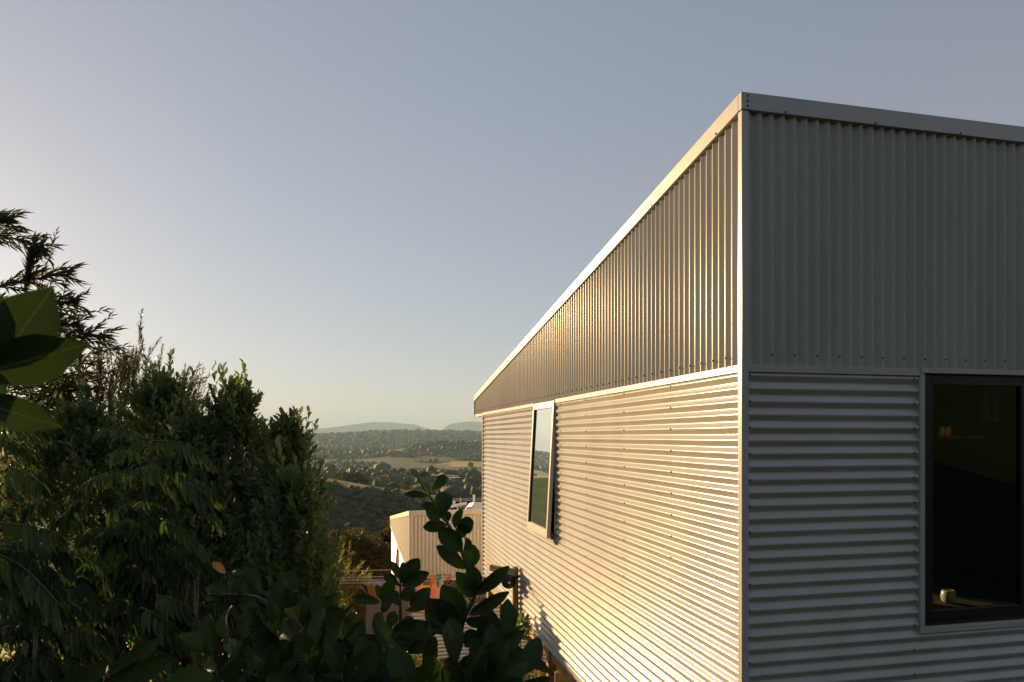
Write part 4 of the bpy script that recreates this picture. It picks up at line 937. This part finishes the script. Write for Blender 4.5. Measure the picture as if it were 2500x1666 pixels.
def narrow_tree(c, rx, ry, rz, bot, nsp, label, seed, droop, tl, ln, wd, m, upright=0.0, name='narrow_leaved_tree', cat='tree', group='narrow leaved trees behind the hedge', trunk=.05, nl=22, sprays=()):
    rng = np.random.default_rng(seed); t = thing(name, label, cat, (c[0], c[1], bot), group=group); o0 = Vector(t.location)
    B, D = [], []; tw = MB(); cc = np.array([0, 0, c[2] - bot])
    for i in range(nsp):
        v = rng.normal(size=3); v /= np.linalg.norm(v); rad = rng.uniform(.25, 1) ** .5
        p = cc + v * np.array([rx, ry, rz]) * rad * (.85 + .25 * math.sin(5 * math.atan2(v[1], v[0]) + seed) * math.cos(4 * v[2]))
        d = v * .9 + np.array([0, 0, .35 + upright]) + rng.normal(size=3) * .35; d /= np.linalg.norm(d)
        L = tl * rng.uniform(.6, 1.35); k = 5; q = p.copy(); dd = d.copy(); pts = [q.copy()]
        for s in range(k):
            q = q + dd * L / k; dd = dd + np.array([0, 0, -droop / k]); dd /= np.linalg.norm(dd); pts.append(q.copy())
        pts = np.array(pts)
        for s in range(k):
            seg = pts[s + 1] - pts[s]; b, e = sprig_leaves(pts[s], seg, np.linalg.norm(seg), max(3, nl // k), ln, rng, .62); B.append(b); D.append(e)
        if rad > .6: tw.tube([Vector(x_) for x_ in pts[::2]] + [Vector(pts[-1])], .0022, 3)
    for sp in sprays:      # long sprays that stand clear of the crown
        pl = np.array([np.array(q) - np.array(o0) for q in bez([Vector(q) for q in sp], 6)])
        tw.tube([Vector(q) for q in pl], .003, 4)
        for s in range(1, len(pl) - 1):
            seg = pl[s + 1] - pl[s]; b, e = sprig_leaves(pl[s], seg, np.linalg.norm(seg), 7, ln, rng, .55); B.append(b); D.append(e)
            if s % 3 == 0:
                for sg in (-1, 1):
                    d2 = seg / np.linalg.norm(seg) + np.array([0, .25, .45 * sg]) ; b, e = sprig_leaves(pl[s], d2, .14, 14, ln * .9, rng, .55); B.append(b); D.append(e); tw.tube([Vector(pl[s]), Vector(pl[s] + d2 / np.linalg.norm(d2) * .14)], .002, 3)
    B = np.concatenate(B); D = np.concatenate(D); n = len(B)
    o = obj('foliage', leaf_cloud('foliage', B, D, rng.uniform(.7, 1.25, n) * ln, rng.uniform(.8, 1.2, n) * wd, m, NARROW_V, NARROW_F, rng), t); o['kind'] = 'stuff'
    obj('twigs', tw.mesh('twigs', M['brown_twig']), t)['kind'] = 'stuff'
    stem(t, [Vector((0, 0, -.2)), Vector((.05, 0, (c[2] - bot) * .4)), Vector((-.03, .03, (c[2] - bot) * .8)), Vector((0, 0, c[2] - bot + rz * .5))], trunk, trunk * .35, M['bark'], 'trunk')
    for k in range(6):
        a = k * 1.05 + seed; zz = (c[2] - bot) * (.55 + .06 * k); stem(t, [Vector((0, 0, zz)), Vector((rx * .35 * math.cos(a), ry * .35 * math.sin(a), zz + rz * .25)), Vector((rx * .75 * math.cos(a), ry * .75 * math.sin(a), zz + rz * .5))], trunk * .4, trunk * .12, M['bark'], 'branch')
    return t
x_, y_ = at_px(-130, 4.9)
narrow_tree((x_, y_, .05), 1.0, .8, 1.12, gh(x_, y_), 560, 'tall narrow leaved tree with drooping sprays at the left edge', 3, .55, .40, .075, .009, M['needle'], nl=28, sprays=[[P(*q, 4.5) for q in sp] for sp in ([(-160, 640), (-60, 575), (40, 585), (106, 612)], [(-120, 760), (0, 700), (100, 678), (168, 669)], [(-100, 800), (40, 765), (120, 745), (178, 738)], [(-80, 850), (60, 815), (130, 795), (186, 794)], [(-40, 880), (100, 850), (190, 822), (262, 824)], [(-150, 600), (-80, 550), (-20, 540), (22, 538)], [(60, 720), (68, 670), (72, 640), (76, 620)])])
x_, y_ = at_px(270, 5.6)
narrow_tree((x_, y_, .05), .62, .6, .72, gh(x_, y_), 520, 'fine upright twiggy tree rising behind the hedge', 8, .05, .28, .045, .0065, M['needle'], .55, nl=30)
x_, y_ = at_px(400, 5.9)
narrow_tree((x_, y_, -.10), .45, .5, .75, gh(x_, y_), 320, 'smaller twiggy tree showing pale tips above the glossy shrubs', 12, .05, .26, .045, .0065, M['needle'], .6)
# sunlit feathery shrub by the clothes line
x_, y_ = at_px(822, 9.7)
narrow_tree((x_, y_, -2.6), .42, .45, .75, gh(x_, y_), 620, 'feathery golden green shrub glowing in sun left of the towels', 21, .25, .3, .07, .010, M['golden'], .3, 'feathery_shrub', 'shrub', None, .03)
x_, y_ = at_px(868, 9.9)
narrow_tree((x_, y_, -3.1), .45, .4, .5, gh(x_, y_), 420, 'low golden shrub under the left end of the washing', 22, .4, .3, .075, .011, M['golden'], .3, 'feathery_shrub', 'shrub', None, .03)
x_, y_ = at_px(1000, 10.2)
narrow_tree((x_, y_, -3.7), .5, .45, .35, gh(x_, y_), 260, 'low tufted shrub in the grass under the patterned towel', 23, .5, .26, .07, .010, M['golden'], .3, 'feathery_shrub', 'shrub', None, .02)

# garden trees down the slope, rounded crowns of leaf clumps
def clump_tree(c, rx, ry, rz, bot, ncl, nleaf, ln, m, label, seed, name='garden_tree', group=None, trunk=.12):
    rng = np.random.default_rng(seed); t = thing(name, label, 'tree', (c[0], c[1], bot), group=group); cc = np.array([0, 0, c[2] - bot]); B, D = [], []
    for i in range(ncl):
        v = rng.normal(size=3); v[2] = abs(v[2]) if rng.random() < .7 else v[2]; v /= np.linalg.norm(v); rad = rng.uniform(.55, 1.08)
        p = cc + v * np.array([rx, ry, rz]) * rad; cs = rng.uniform(.10, .24) * (rx + rz) * .5
        q = rng.normal(size=(nleaf, 3)); q /= np.linalg.norm(q, axis=1, keepdims=True); q *= rng.uniform(.3, 1, (nleaf, 1)) ** .5
        B.append(p + q * cs * np.array([1, 1, .8])); D.append(q + v * .6 + np.array([0, 0, .3]) + rng.normal(size=(nleaf, 3)) * .3)
    B = np.concatenate(B); D = np.concatenate(D); n = len(B)
    o = obj('crown', leaf_cloud('crown', B, D, rng.uniform(.7, 1.3, n) * ln, rng.uniform(.7, 1.2, n) * ln * .5, m, rng=rng), t)
    stem(t, [Vector((0, 0, -.3)), Vector((.1, 0, (c[2] - bot) * .5)), Vector((0, .1, c[2] - bot + rz * .4))], trunk, trunk * .3, M['bark'], 'trunk')
    for k in range(5):
        a = k * 1.26 + seed; zz = (c[2] - bot) * (.6 + .05 * k); stem(t, [Vector((0, 0, zz)), Vector((rx * .4 * math.cos(a), ry * .4 * math.sin(a), zz + rz * .3)), Vector((rx * .8 * math.cos(a), ry * .8 * math.sin(a), zz + rz * .5))], trunk * .4, trunk * .1, M['bark'], 'branch')
    return t
for px, Z, rx, rz, topy, ncl, lab, sd_ in [(838, 27, .95, 1.5, 1296, 90, 'round dark tree with golden top beyond the feathery shrub', 1), (885, 25, .95, 1.45, 1302, 90, 'broad dark tree with golden top left of the lower house', 2), (792, 29, .9, 1.3, 1312, 70, 'dark tree with golden tips half hidden by the hedge', 4),
                                      (950, 27, .62, 1.7, 1276, 80, 'tall golden green tree touching the corner of the lower house', 3)]:
    x_, y_ = at_px(px, Z); zt = (HY - topy) / F * Z; clump_tree((x_, y_, zt - rz), rx, rx, rz, gh(x_, y_), ncl, 70, .13, M['olive'], lab, sd_, group='garden trees down the slope')

# red strap leaved plants and greenery beside the wall
def strap(loc, n, ln, m, label, seed, name, spread=.6):
    rnd = random.Random(seed); t = thing(name, label, 'plant', loc, group=None)
    for k in range(n):
        a = k * 2.4; d = Vector((math.cos(a) * spread, math.sin(a) * spread, 1)).normalized(); L = ln * rnd.uniform(.7, 1.15); pts = [Vector((0, 0, 0)) + d * L * f - Vector((0, 0, .25 * L * f * f)) for f in (0, .3, .6, .85, 1)]
        s_ = d.cross(Vector((0, 0, 1))).normalized(); V = []
        for f, p in zip((0, .3, .6, .85, 1), pts):
            w = .011 * (1 - f ** 3) + .001; V += [p - s_ * w + Vector((0, 0, w * .5)), p, p + s_ * w + Vector((0, 0, w * .5))]
        obj('leaf', mesh('leaf', V, [(i * 3 + j, i * 3 + j + 1, i * 3 + j + 4, i * 3 + j + 3) for i in range(4) for j in range(2)], m, True), t)
    return t
for px, py, Z, lab, sd_ in ((1335, 1720, 7.6, 'red strap leaved plant below the wall edge near the stump', 1), (1262, 1725, 7.2, 'red strap leaved plant in the dark bed below the clothes line post', 2)):
    strap(P(px, py, Z), 13, .42, M['red_leaf'], lab, sd_, 'red_cordyline')
def bush(px, py, Z, r_, n, ln, lab, sd_, m='hedge'):
    rng = np.random.default_rng(sd_); p = P(px, py, Z); g = gh(p.x, p.y); t = thing('garden_bush', lab, 'shrub', (p.x, p.y, g)); B, D = [], []
    for i in range(n):
        v = rng.normal(size=3); v /= np.linalg.norm(v); q = np.array([0, 0, p.z - g]) + v * r_ * rng.uniform(.4, 1) * np.array([1, 1, .9]); b, d = sprig_leaves(q, v + np.array([0, 0, .6]), .12, 8, ln, rng, .8); B.append(b); D.append(d)
    B = np.concatenate(B); D = np.concatenate(D); k = len(B); obj('foliage', leaf_cloud('foliage', B, D, rng.uniform(.7, 1.2, k) * ln, rng.uniform(.8, 1.2, k) * ln * .5, M[m], rng=rng), t)['kind'] = 'stuff'
    for i in range(3): stem(t, [Vector((0, 0, 0)), Vector((.05 * (i - 1), .03, (p.z - g) * .6)), Vector((.3 * r_ * (i - 1), .05, p.z - g))], .012, .004, M['bark'])
bush(1262, 1535, 8.75, .13, 20, .085, 'small bright leafed bush against the wall foot below the reel', 31)
bush(1225, 1640, 8.6, .30, 60, .05, 'low leafy bush in the shade under the house edge', 32)
bush(1300, 1665, 8.8, .26, 60, .045, 'spotted light bush between the stakes by the stump', 33, 'golden')
for px, py, Z, lab in ((1271, 1622, 7.0, 'short square garden stake left of the house stump'), (1360, 1642, 6.6, 'short pale garden stake right of the house stump')):
    p = P(px, py, Z); g = gh(p.x, p.y); obj('garden_stake', MB().box((-.022, -.022, 0), (.022, .022, p.z - g)).lathe((0, 0, p.z - g), [(.03, 0), (.012, .012)], 4).mesh('garden_stake', M['timber'], False, .002), None, lab, 'stake', 'stakes in the garden bed', loc=(p.x, p.y, g))

# lawn: blades of grass in the sun below the washing
rng = np.random.default_rng(77); n = 105000
gx = rng.uniform(-5.0, .9, n); gy = rng.uniform(5.2, 14.5, n)
kp = gx < 1.20 - (gy - 3.95) * .228; gx, gy = gx[kp], gy[kp]; n = len(gx); gz = ground(gx, gy)
dirs = np.stack([rng.normal(size=n) * .45, rng.normal(size=n) * .45, np.ones(n)], 1)
obj('lawn', leaf_cloud('lawn', np.stack([gx, gy, gz], 1), dirs, rng.uniform(.08, .20, n), .014, M['grassblade'], NARROW_V, NARROW_F, rng), None, 'rough sunlit grass below the clothes line', None, None, 'stuff')

# ------------------------------------------------------------------ valley woods
def ico(sub):
    bm = bmesh.new(); bmesh.ops.create_icosphere(bm, subdivisions=sub, radius=1); V = np.array([v.co[:] for v in bm.verts]); Fq = np.array([[v.index for v in f.verts] for f in bm.faces]); bm.free(); return V, Fq
IV2, IF2 = ico(2); IV1, IF1 = ico(1)
def wood(name, xs, ys, rad, m, label, seed, flat=.85):
    rng = np.random.default_rng(seed); n = len(xs); zs = ground(xs, ys); IV, IF = (IV2, IF2) if ys.min() < 1200 else (IV1, IF1)
    J = IV[None] * (1 + rng.normal(size=(n, len(IV), 1)) * .16); ph = rng.uniform(0, 6.3, n); c, s = np.cos(ph)[:, None], np.sin(ph)[:, None]
    X = J[..., 0] * c - J[..., 1] * s; Yv = J[..., 0] * s + J[..., 1] * c
    st = rng.uniform(.75, 1.35, n)[:, None]
    V = np.stack([xs[:, None] + X * rad[:, None], ys[:, None] + Yv * rad[:, None], zs[:, None] + (J[..., 2] * flat * st + .55 * st) * rad[:, None]], -1).reshape(-1, 3)
    Fq = (IF[None] + (np.arange(n) * len(IV))[:, None, None]).reshape(-1, 3)
    obj(name, mesh_np(name, V, Fq, m, True), None, label, None, None, 'stuff')
def scatter(n, y0, y1, s0, s1, mask, seed):
    rng = np.random.default_rng(seed); y = np.exp(rng.uniform(math.log(y0), math.log(y1), n * 6)); x = rng.uniform(s0, s1, n * 6) * y; k = mask(x, y, rng); x, y = x[k][:n], y[k][:n]; return x, y, rng
A0, A1 = -.72, .04
x, y, rng = scatter(4200, 300, 432, A0, A1, lambda x, y, r: (fbm(x, y, 1 / 26., 3, 71) + r.uniform(-.3, .3, len(x)) > .05 + np.clip((y - 402 - .1 * (x + 80)) / 22, 0, 1) * .35) & (y < 424 + .1 * (x + 80)) & (x / y > -.37), 1)
wood('scrub', x, y, rng.uniform(.7, 2.5, len(x)), M['forest'], 'dark scrub covering the shaded slope below the first spur', 1, .7)
x, y, rng = scatter(3600, 520, 1250, A0, A1, lambda x, y, r: (fbm(x, y, 1 / 170., 3, 72) + .25 * np.exp(-((y - 830) / 120) ** 2) > .06), 2)
wood('woodland', x, y, 3.0 * np.exp(rng.normal(size=len(x)) * .42), M['forest'], 'belts of dark woodland beyond the first spur', 2, .75)
x, y, rng = scatter(7500, 1250, 2350, A0, A1, lambda x, y, r: (fbm(x, y, 1 / 240., 3, 73) > -.02) & ~((x / y > -.10) & (y > 1340) & (y < 1520)) & ~((x / y > -.11) & (y > 1800) & (y < 2100)), 3)
wood('woodland', x, y, 3.6 * np.exp(rng.normal(size=len(x)) * .38), M['forest'], 'mixed trees across the valley floor between ripe fields', 3, .62)
x, y, rng = scatter(2600, 2350, 3300, A0, A1, lambda x, y, r: (fbm(x, y, 1 / 300., 3, 74) > .16), 4)
wood('woodland', x, y, 5.0 * np.exp(rng.normal(size=len(x)) * .4), M['forest'], 'patches of trees on the grassy hills across the valley', 4)
x, y, rng = scatter(20000, 3300, 5400, A0, A1, lambda x, y, r: np.ones(len(x), bool), 5)
wood('woodland', x, y, 7.2 * np.exp(rng.normal(size=len(x)) * .36), M['forest'], 'continuous forest on the far wooded ridge', 5, .5)

# single trees one can tell apart on and behind the first spur
def valley_tree(px, Z, hgt, wdt, m, label, seed):
    rng = np.random.default_rng(seed); x_, y_ = at_px(px, Z); g = gh(x_, y_); t = thing('valley_tree', label, 'tree', (x_, y_, g), group='single trees on the spur'); B, D = [], []
    for i in range(26):
        v = rng.normal(size=3); v /= np.linalg.norm(v); p = np.array([0, 0, hgt * .58]) + v * np.array([wdt * .5, wdt * .5, hgt * .42]) * rng.uniform(.5, .95); q = rng.normal(size=(34, 3)); q /= np.linalg.norm(q, axis=1, keepdims=True); B.append(p + q * wdt * .16); D.append(q + v)
    B = np.concatenate(B); D = np.concatenate(D); k = len(B); obj('crown', leaf_cloud('crown', B, D, wdt * .13, wdt * .09, m, rng=rng), t)
    stem(t, [Vector((0, 0, -.3)), Vector((.1, 0, hgt * .3)), Vector((0, 0, hgt * .7))], hgt * .03, hgt * .012, M['bark'], 'trunk')
for i, (px, Z, hh, ww, mm, lab) in enumerate([
    (938, 470, 9, 6, 'pasture_tan', 'pale tan oval tree standing alone on the open spur'), (845, 478, 7, 8, 'olive', 'round tree on the spur nearest the hedge side'), (868, 482, 8, 9, 'olive', 'broad tree in the middle of the clump on the spur'),
    (892, 485, 7, 8, 'olive', 'spreading tree at the right of the clump on the spur'), (826, 500, 7, 8, 'olive', 'tree standing at the left end of the clump on the spur'), (957, 440, 2.5, 2.2, 'forest', 'small dark bush on the dry grass crest left of the citrus shoot'), (973, 440, 2.8, 2.4, 'forest', 'small dark bush on the dry crest, right of its twin'),
    (1020, 452, 6, 8, 'golden', 'yellow tree behind the top of the citrus shoot'), (990, 475, 6, 6, 'olive', 'grey green tree behind the dry crest'), (1035, 430, 5, 6, 'golden', 'lower yellow tree on the crest beside the citrus leaves'),
    (1162, 330, 6.5, 6, 'olive', 'round tree beside the far corner of the house'), (1148, 325, 5, 5, 'golden', 'yellowish bush left of the tree by the house corner'), (1176, 335, 6, 6, 'olive', 'tree half hidden by the house corner')]):
    valley_tree(px, Z, hh, ww, M[mm], lab, 300 + i)
# far farm buildings
def farm(px, Z, w, label):
    x_, y_ = at_px(px, Z); g = gh(x_, y_); t = thing('farmhouse', label, 'house', (x_, y_, g), (0, 0, .3), 'farm buildings in the valley')
    obj('wall', MB().box((-w / 2, -4, -1), (w / 2, 4, 3.2)).mesh('wall', M['white']), t)
    obj('roof', MB().add([(-w / 2 - .5, -4.6, 3.2), (w / 2 + .5, -4.6, 3.2), (w / 2 + .5, 4.6, 3.2), (-w / 2 - .5, 4.6, 3.2), (-w / 2 - .5, 0, 5.6), (w / 2 + .5, 0, 5.6)], [(0, 1, 5, 4), (2, 3, 4, 5), (0, 4, 3), (1, 2, 5), (0, 3, 2, 1)]).mesh('roof', M['roof']), t)
    for k in (-1, 1): obj('window', MB().box((k * w * .28 - .7, -4.06, 1), (k * w * .28 + .7, -4.0, 2.2)).mesh('window', M['solar']), t)
farm(781, 1750, 15, 'white roofed farm shed at the edge of the valley beside the hedge'); farm(1052, 3150, 16, 'tiny pale farmhouse high on the wooded ridge')

# ------------------------------------------------------------------ haze: one closed box of thin air round everything
hz = bpy.data.materials.new('thin_haze'); hz.use_nodes = True; hn = hz.node_tree.nodes; hn.remove(hn['Principled BSDF'])
pv = hn.new('ShaderNodeVolumePrincipled'); pv.inputs['Color'].default_value = (.58, .83, 1.0, 1); pv.inputs['Density'].default_value = 0.8e-4; pv.inputs['Anisotropy'].default_value = 0.0
hz.node_tree.links.new(pv.outputs[0], hn['Material Output'].inputs['Volume'])
obj('haze', MB().box((-18500, -18500, float(TZ.min()) - 1.0), (18500, 18500, 430)).mesh('haze', hz), kind='stuff', label='thin warm haze lying in the valley')
